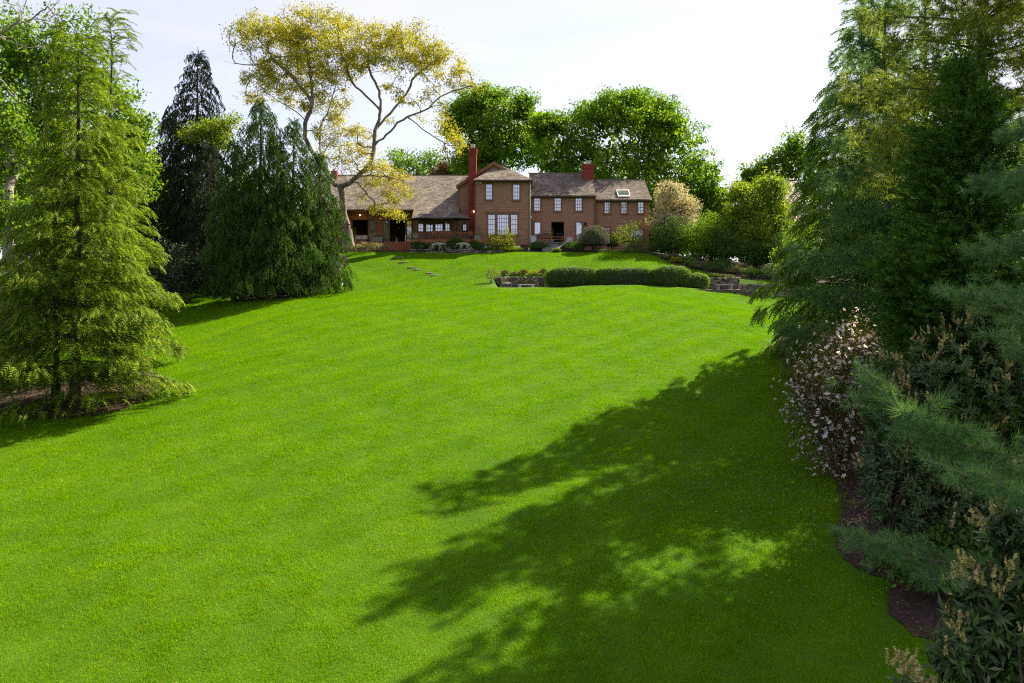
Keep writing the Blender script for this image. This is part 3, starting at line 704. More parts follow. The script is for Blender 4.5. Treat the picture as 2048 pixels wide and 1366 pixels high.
# ---------------------------------------------------------------- things on deck and patio
def umbrella(px, label, rz):
    Y = 77.4; t = empty('patio_umbrella', (PX(px, Y), Y, DZ + .002), rz); zt, zr_ = PZ(424.0, Y) - DZ, PZ(437.4, Y) - DZ; R = PX(px + 31.5, Y) - PX(px, Y)
    tag(t, label, 'umbrella', 'umbrellas on the deck')
    k = 8
    def tier(r0, z0, r1, z1, drop, name):
        V, F = [], []
        for ring, (r, z) in enumerate(((r0, z0), ((r0 + r1) / 2, (z0 + z1) / 2 - .035), (r1, z1), (r1, z1 - drop))):
            for j in range(k * 2):
                a = math.pi * j / k; rr = r * (1 if j % 2 == 0 else .955); V.append((rr * math.cos(a), rr * math.sin(a), z + (0 if j % 2 == 0 else -.012)))
        n = k * 2
        for i in range(3):
            for j in range(n): F.append((i * n + j, i * n + (j + 1) % n, (i + 1) * n + (j + 1) % n, (i + 1) * n + j))
        o = MB().add(V, F).build(name, M_CANVAS, t); mo = o.modifiers.new('thick', 'SOLIDIFY'); mo.thickness = .012; return o
    can = tier(R * .40, zt - .25, R, zr_, .07, 'canopy'); v = tier(.03, zt, R * .47, zt - .24, .05, 'vent')
    MB().tube([(0, 0, .06), (0, 0, zt + .06)], .032, 10).build('pole', M_METAL, t)
    MB().lathe([(.30, 0), (.30, .05), (.08, .08), (.05, .3)], k=16).build('base', M_METAL, t)
    for j in range(8):
        a = 2 * math.pi * j / 8; c, s = math.cos(a), math.sin(a)
        MB().bar((.03 * c, .03 * s, zt - .05), (R * .97 * c, R * .97 * s, zr_ - .03), .022).build('rib', M_METAL, t)
        MB().bar((.04 * c, .04 * s, zr_ - .25), (R * .5 * c, R * .5 * s, (zt + zr_) / 2 - .09), .016).build('strut', M_METAL, t)
    MB().lathe([(.03, 0), (.045, .04), (.0, .09)], (0, 0, zt), 10, False).build('finial', M_METAL, t)
    return t
umbrella(852, 'tan two-tier patio umbrella nearer the stairs', .2); umbrella(913.5, 'brown two-tier patio umbrella next to the tall red chimney', .1)

def chair(name, loc, rz, label, mat, group, w=.5, arms=False, cush=None):
    t = empty(name, loc, rz); tag(t, label, 'chair', group); h = w / 2
    for sx in (-1, 1):
        MB().box(sx * (h - .03) - .022, sx * (h - .03) + .022, -h + .01, -h + .055, 0, .42).build('leg', mat, t)
        MB().hexa([(sx * (h - .03) - .022, h - .055, 0), (sx * (h - .03) + .022, h - .055, 0), (sx * (h - .03) + .022, h - .01, 0), (sx * (h - .03) - .022, h - .01, 0), (sx * (h - .03) - .022, h + .04, .92), (sx * (h - .03) + .022, h + .04, .92), (sx * (h - .03) + .022, h + .085, .92), (sx * (h - .03) - .022, h + .085, .92)]).build('leg', mat, t)
        if arms:
            MB().box(sx * h - .03, sx * h + .03, -h, h + .01, .62, .65).build('armrest', mat, t)
    MB().box(-h, h, -h, h - .06, .421, .46).build('seat', mat, t)
    b = MB()
    for i in range(5): x = -h + .1 + (w - .2) * i / 4; b.hexa([(x - .02, h - .025, .47), (x + .02, h - .025, .47), (x + .02, h - .01, .47), (x - .02, h - .01, .47), (x - .02, h + .05, .88), (x + .02, h + .05, .88), (x + .02, h + .065, .88), (x - .02, h + .065, .88)])
    b.box(-h + .05, h - .05, h + .045, h + .08, .84, .90); b.build('backrest', mat, t)
    if cush: MB().box(-h + .03, h - .03, -h + .02, h - .08, .462, .55).build('cushion', cush, t, bevel=.03)
    return t
tb = empty('dining_table', (PX(884, 77.2), 77.2, DZ + .002)); tag(tb, 'rectangular teak dining table on the deck between the umbrellas', 'table')
MB().box(-1.0, 1.0, -.45, .45, .70, .75).build('tabletop', M_TEAK, tb)
for sx in (-.88, .88):
    for sy in (-.36, .36): MB().box(sx - .04, sx + .04, sy - .04, sy + .04, 0, .698).build('leg', M_TEAK, tb)
for i, (px, Y, rz, lb) in enumerate(((870, 76.5, math.pi, 'leftmost teak chair at the front of the deck dining table'), (884, 76.45, math.pi, 'middle teak chair at the front of the deck dining table'), (898, 76.5, math.pi, 'rightmost teak chair at the front of the deck dining table'), (945, 76.6, 2.4, 'lone teak chair beside the tall red chimney'))):
    chair('dining_chair', (PX(px, Y), Y, DZ + .002), rz, lb, M_TEAK, 'teak chairs on the deck')
M_RATTAN = surf_mat('rattan', [(.3, (.09, .06, .045)), (.7, (.16, .11, .085))], 30, 3, .8)
M_CUSHB = plain('blue_cushion', (.06, .09, .17), .9); M_CUSHW = plain('cream_cushion', (.5, .46, .4), .9)
chair('patio_chair', (PX(1080, 77.9), 77.9, PT + .006), math.pi + .4, 'round backed rattan armchair on the patio next to the pale planter', M_RATTAN, 'patio armchairs', .7, True)
chair('patio_chair', (PX(1094, 78.3), 78.3, PT + .006), math.pi - .2, 'dark patio armchair in front of the open doorway', M_METAL, 'patio armchairs', .62, True)
chair('patio_chair', (PX(1117, 78.2), 78.2, PT + .006), math.pi + .3, 'patio armchair with blue cushion under the doorway', M_METAL, 'patio armchairs', .62, True, M_CUSHB)
sofa = empty('outdoor_sofa', (PX(720, 80.2), 80.2, DZ + .002)); tag(sofa, 'cream cushioned outdoor sofa in front of the first open doorway', 'sofa')
MB().box(-.7, .7, -.35, .35, .08, .28).build('base', M_RATTAN, sofa); MB().box(-.66, .66, -.36, .25, .282, .44).build('cushion', M_CUSHW, sofa, bevel=.04); MB().box(-.7, .7, .26, .42, .282, .72).build('backrest', M_CUSHW, sofa, bevel=.05)
ct = empty('coffee_table', (PX(793, 80.3), 80.3, DZ + .002)); tag(ct, 'round dark table standing in the second open doorway', 'table')
MB().lathe([(.62, 0), (.62, .05), (.58, .06)], (0, 0, .50), 20).build('tabletop', M_METAL, ct); MB().lathe([(.22, 0), (.12, .08), (.08, .3), (.14, .49)], k=12).build('pedestal', M_LIGHTP, ct)
def lamp(px, py, Y, label, lant=False):
    p = P(px, py, Y); t = empty('wall_lamp' if lant else 'light_bulb', tuple(p)); tag(t, label, 'lamp')
    if lant:
        MB().box(-.04, .04, 0, .12, .1, .2).build('bracket', M_METAL, t); MB().lathe([(.03, -.22), (.11, -.2), (.13, .05), (.02, .16)], k=8).build('lantern', M_METAL, t)
    else:
        MB().lathe([(.0, -.09), (.05, -.06), (.055, -.02), (.03, .03)], k=10, caps=False).build('bulb', M_BULB, t); MB().lathe([(.032, .03), (.032, .09), (.005, .1)], k=8).build('socket', M_METAL, t)
        MB().tube([(0, 0, .09), (0, .1, .14), (0, .5, .16)], .012, 6).build('bracket', M_METAL, t)
lamp(720, 430, 80.5, 'small lit bulb on the cedar wall above the first open doorway'); lamp(947.6, 422.5, 78.85, 'small lit bulb on the side of the tall red chimney')
lamp(1171, 447, 79.4, 'black wall lantern beside the narrow glazed patio door', True)
fl = empty('flood_light', tuple(P(957, 365, 77.9))); tag(fl, 'white twin flood light under the eave of the hip roof', 'lamp')
MB().tube([(-.1, 0, 0), (-.2, -.15, -.05)], [.05, .08], 10).build('lamp_head', M_WHITE, fl); MB().tube([(.08, 0, 0), (.2, -.12, -.05)], [.05, .08], 10).build('lamp_head', M_WHITE, fl); MB().box(-.15, .15, 0, .06, -.04, .04).build('base', M_WHITE, fl)
fl2 = empty('flood_light', tuple(P(1062.5, 434, 79.3))); tag(fl2, 'small white flood light in the corner beside the pale downspout', 'lamp')
MB().tube([(0, 0, 0), (.02, -.18, -.06)], [.05, .09], 10).build('lamp_head', M_WHITE, fl2); MB().box(-.06, .06, .0, .1, -.06, .06).build('base', M_WHITE, fl2)
# ---------------------------------------------------------------- plant materials
M_BARK = surf_mat('bark', [(.25, (.045, .036, .028)), (.5, (.10, .082, .064)), (.75, (.17, .145, .115))], 5, 7, .95, .9, 20, stretch=(1, 1, .25))
M_PBARK = surf_mat('pale_bark', [(.25, (.13, .11, .085)), (.5, (.22, .19, .15)), (.75, (.33, .29, .24))], 4, 7, .9, .7, 18, stretch=(1, 1, .3))
M_OBARK = surf_mat('oak_bark', [(.25, (.075, .06, .045)), (.5, (.155, .128, .10)), (.75, (.25, .21, .165))], 4, 7, .92, .9, 18, stretch=(1, 1, .3))
M_DBARK = surf_mat('dark_bark', [(.25, (.022, .016, .012)), (.5, (.05, .037, .028)), (.75, (.09, .068, .05))], 6, 7, .95, .9, 20, stretch=(1, 1, .3))
LM = leaf_mat
M_MAPLE = LM('maple_leaf', (.055, .138, .009), (.115, .23, .012), (.24, .345, .018), .50)
M_MAPLE2 = LM('linden_leaf', (.06, .13, .010), (.10, .20, .014), (.20, .30, .02), .5)
M_OAK = LM('spring_oak_leaf', (.24, .25, .022), (.37, .36, .035), (.52, .45, .06), .48, tcol=(1.12, 1.12, .55))
M_OAKLOW = LM('backlit_oak_leaf', (.30, .30, .04), (.42, .39, .05), (.54, .46, .09), .5, tcol=(1.1, 1.1, .6))  # lower oak leaves: backlight put into the paler colour
M_CEDARLEAF = LM('golden_cedar_needle', (.030, .080, .008), (.12, .20, .014), (.29, .35, .026), .40, nscale=.9)
M_HEM = LM('hemlock_needle', (.040, .108, .012), (.095, .19, .018), (.22, .30, .03), .48)
M_SPRUCE = LM('spruce_needle', (.020, .056, .016), (.045, .105, .022), (.12, .19, .03), .30)
M_DSPRUCE = LM('dark_spruce_needle', (.014, .028, .017), (.026, .046, .026), (.05, .075, .036), .2)
M_PINE = LM('white_pine_needle', (.06, .11, .026), (.12, .185, .04), (.23, .29, .06), .52, tcol=(1.5, 1.3, .45))
M_PINEB = LM('blue_pine_needle', (.042, .115, .052), (.084, .190, .084), (.17, .28, .12), .42, tcol=(1.4, 1.25, .5))
M_CRYP = LM('cryptomeria_needle', (.026, .080, .012), (.055, .14, .018), (.115, .21, .03), .34, tcol=(1.3, 1.15, .5))
M_LAUREL = LM('laurel_leaf', (.024, .054, .018), (.052, .10, .032), (.105, .165, .058), .2, .4, spec=.3)
M_SPIKE = LM('cream_flower_spike', (.26, .20, .08), (.38, .31, .14), (.52, .45, .25), .3, .7, tcol=(1.1, 1.0, .8))
M_PINK = LM('pink_petal', (.70, .56, .58), (.80, .72, .75), (.88, .85, .86), .4, .6, tcol=(1.1, 1, 1))
M_PLEAF = LM('bronze_green_leaf', (.05, .06, .02), (.085, .10, .025), (.17, .10, .035), .4)
M_HEDGE = LM('boxwood_leaf', (.055, .14, .014), (.11, .22, .02), (.23, .34, .035), .48)
M_SHRUB = LM('shrub_leaf', (.030, .075, .016), (.055, .12, .02), (.10, .175, .03), .3)
M_GOLD = LM('gold_green_leaf', (.15, .19, .018), (.24, .27, .022), (.36, .34, .03), .45)
M_WHITEB = LM('cream_blossom', (.34, .32, .17), (.50, .46, .28), (.62, .58, .40), .4, .7, tcol=(1.15, 1.05, .75))
M_LIME = LM('lime_leaf', (.095, .17, .014), (.165, .25, .02), (.26, .32, .03), .5)
M_AZ = LM('clipped_holly_leaf', (.05, .065, .035), (.11, .115, .075), (.24, .22, .15), .2)
M_COPPER = LM('copper_leaf', (.06, .035, .025), (.11, .06, .04), (.18, .10, .06), .3)
M_GREY = LM('grey_green_leaf', (.07, .09, .04), (.13, .15, .06), (.22, .22, .09), .35)
M_WFLOWER = plain('white_flower', (.75, .74, .70), .7); M_RFLOWER = plain('red_flower', (.55, .07, .06), .7)

# ---------------------------------------------------------------- plant geometry
def diamond(pos, size, rng, upb=.4, asp=.62):
    """leaf-shaped faces, one island per leaf, folded along the midrib"""
    n = len(pos); d = unit(rng.normal(size=(n, 3)) + np.array((0, 0, -.25)))
    up = unit(rng.normal(size=(n, 3)) * (1 - upb) + np.array((0, 0, upb * 1.4)))
    T = np.array([(-.5, 0, 0), (0, -asp / 2, .08), (.5, 0, -.04), (0, asp / 2, .08)])
    return place(T, [(0, 1, 2), (0, 2, 3)], pos, d, size * rng.uniform(.65, 1.3, n), up=up)
def merge(parts):
    Vs, Fs, o = [], [], 0
    for V, F in parts:
        Vs.append(V); Fs.append(np.asarray(F) + o); o += len(V)
    return np.concatenate(Vs), np.concatenate(Fs)
def tri_tubes(A, B, ra, rb, k=5):
    """straight tapered tubes between point arrays A and B"""
    A, B = np.asarray(A, float), np.asarray(B, float); n = len(A); d = unit(B - A)
    up = np.where(np.abs(d[:, 2:3]) < .9, np.array([(0, 0, 1.0)]), np.array([(1.0, 0, 0)])); a = unit(np.cross(up, d)); b = np.cross(d, a)
    t = 2 * np.pi * np.arange(k) / k; ring = a[:, None] * np.cos(t)[None, :, None] + b[:, None] * np.sin(t)[None, :, None]
    V = np.concatenate([A[:, None] + ring * np.asarray(ra).reshape(-1, 1, 1), B[:, None] + ring * np.asarray(rb).reshape(-1, 1, 1)], 1).reshape(-1, 3)
    j = np.arange(k); q = np.stack([j, (j + 1) % k, (j + 1) % k + k, j + k], 1)
    F4 = (q[None] + (np.arange(n) * 2 * k)[:, None, None]).reshape(-1, 4)
    return V, np.concatenate([F4[:, [0, 1, 2]], F4[:, [0, 2, 3]]])

def skeleton(trunk, clusters, rng, rt=.018, expo=.42, bend=.35):
    """connect cluster points to a trunk polyline (list of chains) by natural forking; returns edges with pipe-model radii"""
    nodes = []; par = []
    for ch in trunk:
        for i, p in enumerate(ch):
            if i == 0 and nodes:
                k = int(np.argmin([np.linalg.norm(np.array(p) - q) for q in nodes]))
                last = k
                if np.linalg.norm(np.array(p) - nodes[k]) < .05: continue
            elif i == 0: last = -1
            nodes.append(np.array(p, float)); par.append(last); last = len(nodes) - 1
    fixed = len(nodes); load = {}
    T = np.array(nodes); d = np.array([np.min(np.linalg.norm(T - c, axis=1)) for c in clusters]); order = np.argsort(d)
    depth = [0.0] * fixed
    for ci in order:
        c = np.array(clusters[ci]); A = np.array(nodes); v = c - A; L_ = np.linalg.norm(v, axis=1)
        cost = L_ * (1 + .5 * np.clip(-(v[:, 2] / (L_ + 1e-6)) + .0, 0, 1)) + .12 * np.array(depth)
        k = int(np.argmin(cost)); L0 = L_[k]; p0 = A[k]
        pd = unit(p0 - nodes[par[k]]) if par[k] >= 0 else np.array((0, 0, 1.0))
        ctrl_ = p0 + (pd * .45 + unit(c - p0) * .25) * L0 * bend * 1.6 + rng.normal(size=3) * L0 * .07
        n = max(2, min(6, int(L0 / .7) + 1)); last = k
        for i in range(1, n + 1):
            t = i / n; q = (1 - t) ** 2 * p0 + 2 * t * (1 - t) * ctrl_ + t * t * c + (rng.normal(size=3) * L0 * .02 if i < n else 0)
            nodes.append(q); par.append(last); depth.append(depth[last] + L0 / n); last = len(nodes) - 1
        load[last] = load.get(last, 0) + 1
    w = np.zeros(len(nodes))
    for k, v in load.items(): w[k] += v
    for i in range(len(nodes) - 1, -1, -1):
        if par[i] >= 0: w[par[i]] += max(w[i], .2 if i < fixed else 0)
    r = rt * np.maximum(w, .6) ** expo
    A, B, ra, rb = [], [], [], []
    for i in range(len(nodes)):
        if par[i] >= 0: A.append(nodes[par[i]]); B.append(nodes[i]); ra.append(min(r[par[i]], r[i] * 1.35) if i >= fixed else r[par[i]]); rb.append(r[i])
    return np.array(A), np.array(B), np.array(ra), np.array(rb), r
def ellipsoid_points(ells, n, rng, shell=.55):
    """ells (m,6): centre xyz, radii; points spread by volume, biased to the shell"""
    ells = np.asarray(ells, float); vol = (ells[:, 3] * ells[:, 4] * ells[:, 5]) ** .8; k = rng.choice(len(ells), n, p=vol / vol.sum())
    d = unit(rng.normal(size=(n, 3))); r = rng.random(n) ** (1 / 3.0); r = shell + (1 - shell) * r if shell else r
    r = np.where(rng.random(n) < .3, rng.random(n) ** .5, r)
    return ells[k, :3] + d * r[:, None] * ells[k, 3:]
def px_ells(lst, Y, dep=1.0, jy=0.0, rng=RNG):
    out_ = []
    for e in lst:
        cx, cy_, rx, ry = e[:4]; y = Y + (e[4] if len(e) > 4 else rng.uniform(-jy, jy)); s = y / FPX; p = P(cx, cy_, y)
        out_.append((*p, rx * s, rx * s * dep, ry * s))
    return np.array(out_)
def finish(name, root, trunkVF, crownVF, bark, leafm, extra=()):
    loc = np.array(root.location)
    if trunkVF is not None: link('trunk', np_mesh('trunk', trunkVF[0] - loc, trunkVF[1], True), bark, root)
    c = link('crown', np_mesh('crown', crownVF[0] - loc, crownVF[1]), leafm, root)
    for nm, VF, mt in extra: link(nm, np_mesh(nm, VF[0] - loc, VF[1]), mt, root)
    return c
def broadleaf(name, label, cat, base, ells, nclus, nleaf, lsize, leafm, bark, seed, spread=.55, group=None, trunk=None, rt=.02, upb=.4, shell=.5, fork=.35, flat=.7, core=0, barkk=5):
    rng = np.random.default_rng(seed); base = np.array(base, float)
    t = empty(name, tuple(base)); tag(t, label, cat, group)
    cl = ellipsoid_points(ells, nclus, rng, shell)
    if trunk is None:
        c = ells[:, :3].mean(0); top = np.array((c[0], c[1], ells[:, 2].min()*.4 + c[2]*.6)); n = 5
        trunk = [[base + (top - base) * i / n + rng.normal(size=3) * (.06 if 0 < i < n else 0) for i in range(n + 1)]]
    A, B, ra, rb, r = skeleton(trunk, cl, rng, rt)
    tv = tri_tubes(A, B, ra, rb, barkk)
    k = rng.integers(0, nclus, nleaf); sp = np.clip(rng.normal(size=(nleaf, 3)), -1.55, 1.55) * spread * np.array((1, 1, flat))
    sp *= rng.uniform(.6, 1.3, nclus)[k][:, None]
    pos = cl[k] + sp
    pos = pos[pos[:, 2] > base[2] + .15] if True else pos
    cv = diamond(pos, lsize, rng, upb)
    if core:      # the dense inner leaf mass that closes the crown
        kk = rng.integers(0, len(ells), core); q = ells[kk, :3] + unit(rng.normal(size=(core, 3))) * (rng.random(core) ** .4)[:, None] * .74 * ells[kk, 3:]
        cv = merge([cv, diamond(q[q[:, 2] > base[2] + .5], lsize * 2.6, rng, upb)])
    finish(name, t, tv, cv, bark, leafm)
    return t

# --- conifers: templates run along +x
def feather(n=7, ln=.42, wd=.10, droop=.35, ang=52, thick=.09):
    V, F = [(0, 0, 0), (1, -.02, -droop), (1, .02, -droop)], [(0, 1, 2)]
    for i in range(n):
        s = .08 + .86 * i / (n - 1); z = -droop * s * s; l = ln * (1 - .62 * s) + .05
        for sg in (-1, 1):
            a = math.radians(ang) * sg; ss = s + (.05 if sg > 0 else 0)
            k = len(V); dx, dy = math.cos(a) * l, math.sin(a) * l
            V += [(ss - wd * .5, 0, z), (ss + wd * .5, 0, z), (ss + dx, dy, z - thick - .12 * l)]; F.append((k, k + 1, k + 2))
    return np.array(V, float), np.array(F)
def hanger(n=7, wd=.10, droop=.25, hang=.5):
    """a twig with side shoots hanging down like a curtain"""
    V, F = [(0, 0, 0), (1, -.03, -droop), (1, .03, -droop)], [(0, 1, 2)]
    for i in range(n):
        s = .1 + .88 * i / (n - 1); z = -droop * s * s; l = hang * (.65 + .5 * math.sin(i * 2.4)); y = .11 * math.sin(i * 3.7); k = len(V)
        V += [(s - wd * .6, y * .2, z + .03), (s + wd * .6, y * .2, z + .02), (s + .09, y, z - l)]; F.append((k, k + 1, k + 2))
        k = len(V); V += [(s, -wd * .6 + y * .2, z + .02), (s, wd * .6 + y * .2, z + .02), (s + .03, y * 1.5, z - l * .7)]; F.append((k, k + 1, k + 2))
    return np.array(V, float), np.array(F)
def tuft(n=22, cone=1.25, wd=.035, seed=1):
    """needle bundle: needles fan out from a shoot along +x"""
    r = np.random.default_rng(seed); V, F = [], []
    for i in range(n):
        a = r.uniform(0, 6.283); t = cone * math.sqrt(r.uniform(.02, 1)); L_ = r.uniform(.75, 1.1)
        d = np.array((math.cos(t), math.sin(t) * math.cos(a), math.sin(t) * math.sin(a))); s = unit(np.cross(d, (r.normal(), r.normal(), r.normal()))[None])[0] * wd / 2; o = np.array((r.uniform(-.45, .1), 0, 0)); k = len(V)
        V += [o - s, o + s, o + d * L_ + np.array((0, 0, -.10 * L_))]; F.append((k, k + 1, k + 2))
    return np.array(V, float), np.array(F)
def brush(n=26, seed=2):
    """bottlebrush shoot curving up"""
    r = np.random.default_rng(seed); V, F = [], []
    for i in range(n):
        s = r.uniform(0, 1); a = r.uniform(0, 6.283); o = np.array((s, 0, .18 * s * s)); L_ = .34 * (1.1 - .6 * s)
        d = np.array((.72, .7 * math.cos(a), .7 * math.sin(a))); sd = unit(np.cross(d, r.normal(size=3))[None])[0] * .055; k = len(V)
        V += [o - sd, o + sd, o + d * L_]; F.append((k, k + 1, k + 2))
    return np.array(V, float), np.array(F)
FEATHER, HANG, TUFT, BRUSH = feather(6, .42, .15), hanger(), tuft(), brush(24)

def conifer(name, label, base, height, prof, nbr, tmpl, tsize, leafm, seed, clear=.04, rise=.15, droop=.35, dens=9.0, fan=.42, bark=M_DBARK, lean=(0, 0), group=None, tr=None, whorl=0, inner=1.35, wobble=.25, hangdown=0.0, minL=.3, spread_z=.04, leaders=()):
    """whorled conifer: trunk, tapering limbs, sprays fanned along each limb. prof(t) = crown radius at relative height t"""
    rng = np.random.default_rng(seed); base = np.array(base, float); T, TF = tmpl
    t = empty(name, tuple(base)); tag(t, label, 'tree', group)
    tr = tr or height * .018
    zs = np.linspace(0, 1, 14); tp = base + np.c_[zs * zs * lean[0], zs * zs * lean[1], zs * height] + np.r_[[(0, 0, 0)], rng.normal(size=(13, 3)) * np.array((.04, .04, 0))]
    A, B, ra, rb = list(tp[:-1]), list(tp[1:]), list(tr * (1 - .96 * zs[:-1]) + .008), list(tr * (1 - .96 * zs[1:]) + .008)
    pos, dr, sc_, rl = [], [], [], []
    h = clear + (1 - clear) * ((np.arange(nbr) + rng.random(nbr)) / nbr) ** .88
    if whorl: h = np.round(h * whorl) / whorl + rng.normal(0, .006, nbr); h = np.clip(h, clear, .995)
    for i in range(nbr):
        az = i * 2.39996 + rng.normal(0, .35); hh = h[i]; L_ = max(minL * rng.uniform(.7, 1.2), prof(hh) * rng.uniform(1 - wobble, 1 + wobble * .35))
        p0 = np.array([np.interp(hh, zs, tp[:, k]) for k in range(3)]); out_ = np.array((math.cos(az), math.sin(az), 0)); side = np.array((-out_[1], out_[0], 0))
        up_t = rise * (1 - hh * .2) + max(0, hh - .75) * 1.6
        c = lambda s: p0 + out_ * (L_ * s) + np.array((0, 0, L_ * (up_t * s - droop * s * s)))
        ns = max(2, int(L_ / .7) + 1); ss = np.linspace(0, 1, ns + 1); pts = np.array([c(s) for s in ss]); rbm = .010 + .009 * L_
        for j in range(ns): A.append(pts[j]); B.append(pts[j + 1]); ra.append(rbm * (1.05 - ss[j])); rb.append(rbm * (1.05 - ss[j + 1]))
        n = max(4, int(dens * L_ * (.45 + fan * L_ * .5)))
        s = rng.beta(inner, .85, n) * .96 + .05; wdt = fan * L_ * np.sin(np.clip(s, 0, 1) * 2.75 + .25) * .9 + .06
        lat = rng.uniform(-1, 1, n); q = np.array([c(x) for x in s]) + side * (lat * wdt)[:, None]
        q[:, 2] += -np.abs(lat) ** 1.6 * wdt * (.28 + hangdown) + rng.normal(0, spread_z * (1 + L_ * .3), n)
        slope = up_t - 2 * droop * s
        d = out_[None] * (1 - .55 * np.abs(lat))[:, None] + side[None] * (lat * .9)[:, None] + np.c_[np.zeros(n), np.zeros(n), slope * .9 - .1 - hangdown]
        pos.append(q); dr.append(d + rng.normal(size=(n, 3)) * .16); sc_.append(tsize * rng.uniform(.65, 1.25, n) * (.72 + .28 * min(1, L_ / 2))); rl.append(rng.normal(0, .35, n))
    # leader
    n = 40; s = rng.uniform(.86, 1.0, n); pos.append(np.stack([np.interp(s, zs, tp[:, k]) for k in range(3)], 1)); dr.append(rng.normal(size=(n, 3)) * .5 + np.array((0, 0, 1.0))); sc_.append(np.full(n, tsize * .7)); rl.append(np.zeros(n))
    V, F = place(T, TF, np.concatenate(pos), np.concatenate(dr), np.concatenate(sc_), np.concatenate(rl))
    lo = V.reshape(-1, len(T), 3)[:, :, 2].min(1) > base[2] + .02; F = F.reshape(-1, len(TF), 3)[lo].reshape(-1, 3)
    finish(name, t, tri_tubes(A, B, ra, rb, 6), (V, F), bark, leafm)
    return t

def shrub(name, label, cat, base, rx, ry, hz, n, lsize, leafm, seed, bumps=.12, clip=False, group=None, stems=10, spread=0.0, upb=.2, bark=M_DBARK, extra=None, taper=.0):
    """bush with stems: leaves in a lumpy dome shell (clip = sheared tight surface)"""
    rng = np.random.default_rng(seed); base = np.array(base, float); t = empty(name, tuple(base)); tag(t, label, cat, group)
    d = unit(rng.normal(size=(n, 3)) + np.array((0, 0, .15))); d[:, 2] = np.abs(d[:, 2]) * np.where(rng.random(n) < .18, -.25, 1)
    ph = rng.uniform(0, 6.28, 6); lump = 1 + bumps * (np.sin(d[:, 0] * 5 + ph[0]) * np.sin(d[:, 1] * 5 + ph[1]) + .7 * np.sin(d[:, 2] * 7 + ph[2] + d[:, 0] * 4) + .6 * np.sin(d[:, 0] * 11 + ph[3]) * np.sin(d[:, 2] * 9 + ph[4]))
    r = (1 - .10 * rng.random(n) ** 2) if clip else 1 - .55 * rng.random(n) ** 1.4
    r = np.where(rng.random(n) < (.02 if clip else .08), r * rng.uniform(1.0, 1.16 if not clip else 1.05, n), r)
    pos = base + d * (r * lump)[:, None] * np.array((rx, ry, hz * .62)) + np.array((0, 0, hz * .38)) + rng.normal(size=(n, 3)) * spread
    if clip: pos[:, 2] = np.maximum(pos[:, 2], base[2] + .05 + rng.random(n) * .1)
    pos = pos[pos[:, 2] > base[2] + .03]
    tips = base + (unit(rng.normal(size=(stems, 3)) + np.array((0, 0, .8)))) * np.array((rx * .75, ry * .75, hz * .7)) + np.array((0, 0, hz * .15)); tips[:, 2] = np.maximum(tips[:, 2], base[2] + .2 * hz)
    mid = base + (tips - base) * .5 + rng.normal(size=(stems, 3)) * .06 * hz; b0 = np.repeat(base[None], stems, 0) + rng.normal(size=(stems, 3)) * np.array((.08, .08, 0)) * rx
    rr = .012 + .012 * hz
    tv = merge([tri_tubes(b0, mid, np.full(stems, rr), np.full(stems, rr * .7), 5), tri_tubes(mid, tips, np.full(stems, rr * .7), np.full(stems, rr * .25), 5)])
    loc = base
    link('stems', np_mesh('stems', tv[0] - loc, tv[1], True), bark, t)
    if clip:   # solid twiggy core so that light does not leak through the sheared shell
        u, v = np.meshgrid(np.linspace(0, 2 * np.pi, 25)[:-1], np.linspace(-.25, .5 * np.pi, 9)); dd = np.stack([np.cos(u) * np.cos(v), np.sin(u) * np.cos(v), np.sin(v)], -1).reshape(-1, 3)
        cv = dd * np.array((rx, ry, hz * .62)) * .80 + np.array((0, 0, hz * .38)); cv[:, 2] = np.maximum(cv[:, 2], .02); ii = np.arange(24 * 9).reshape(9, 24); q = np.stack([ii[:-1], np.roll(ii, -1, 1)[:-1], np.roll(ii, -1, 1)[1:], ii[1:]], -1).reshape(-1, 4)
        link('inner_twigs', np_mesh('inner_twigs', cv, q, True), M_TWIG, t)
    lv = diamond(pos, lsize, rng, upb)
    link('foliage', np_mesh('foliage', lv[0] - loc, lv[1]), leafm, t)
    if extra:
        nm, mt, cnt, size = extra; k = rng.choice(len(pos), min(cnt, len(pos)), replace=False); pp = pos[k] + unit(pos[k] - base - np.array((0, 0, hz * .3))) * lsize * .5
        fv = diamond(np.repeat(pp, 4, 0) + rng.normal(size=(len(pp) * 4, 3)) * size * .25, size, rng, .5); link(nm, np_mesh(nm, fv[0] - loc, fv[1]), mt, t)
    return t
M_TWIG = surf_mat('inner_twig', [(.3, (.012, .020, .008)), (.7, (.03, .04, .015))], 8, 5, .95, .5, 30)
def at_ground(px, Y, dz=-.05): x = PX(px, Y); return (x, Y, GZ(x, Y) + dz)
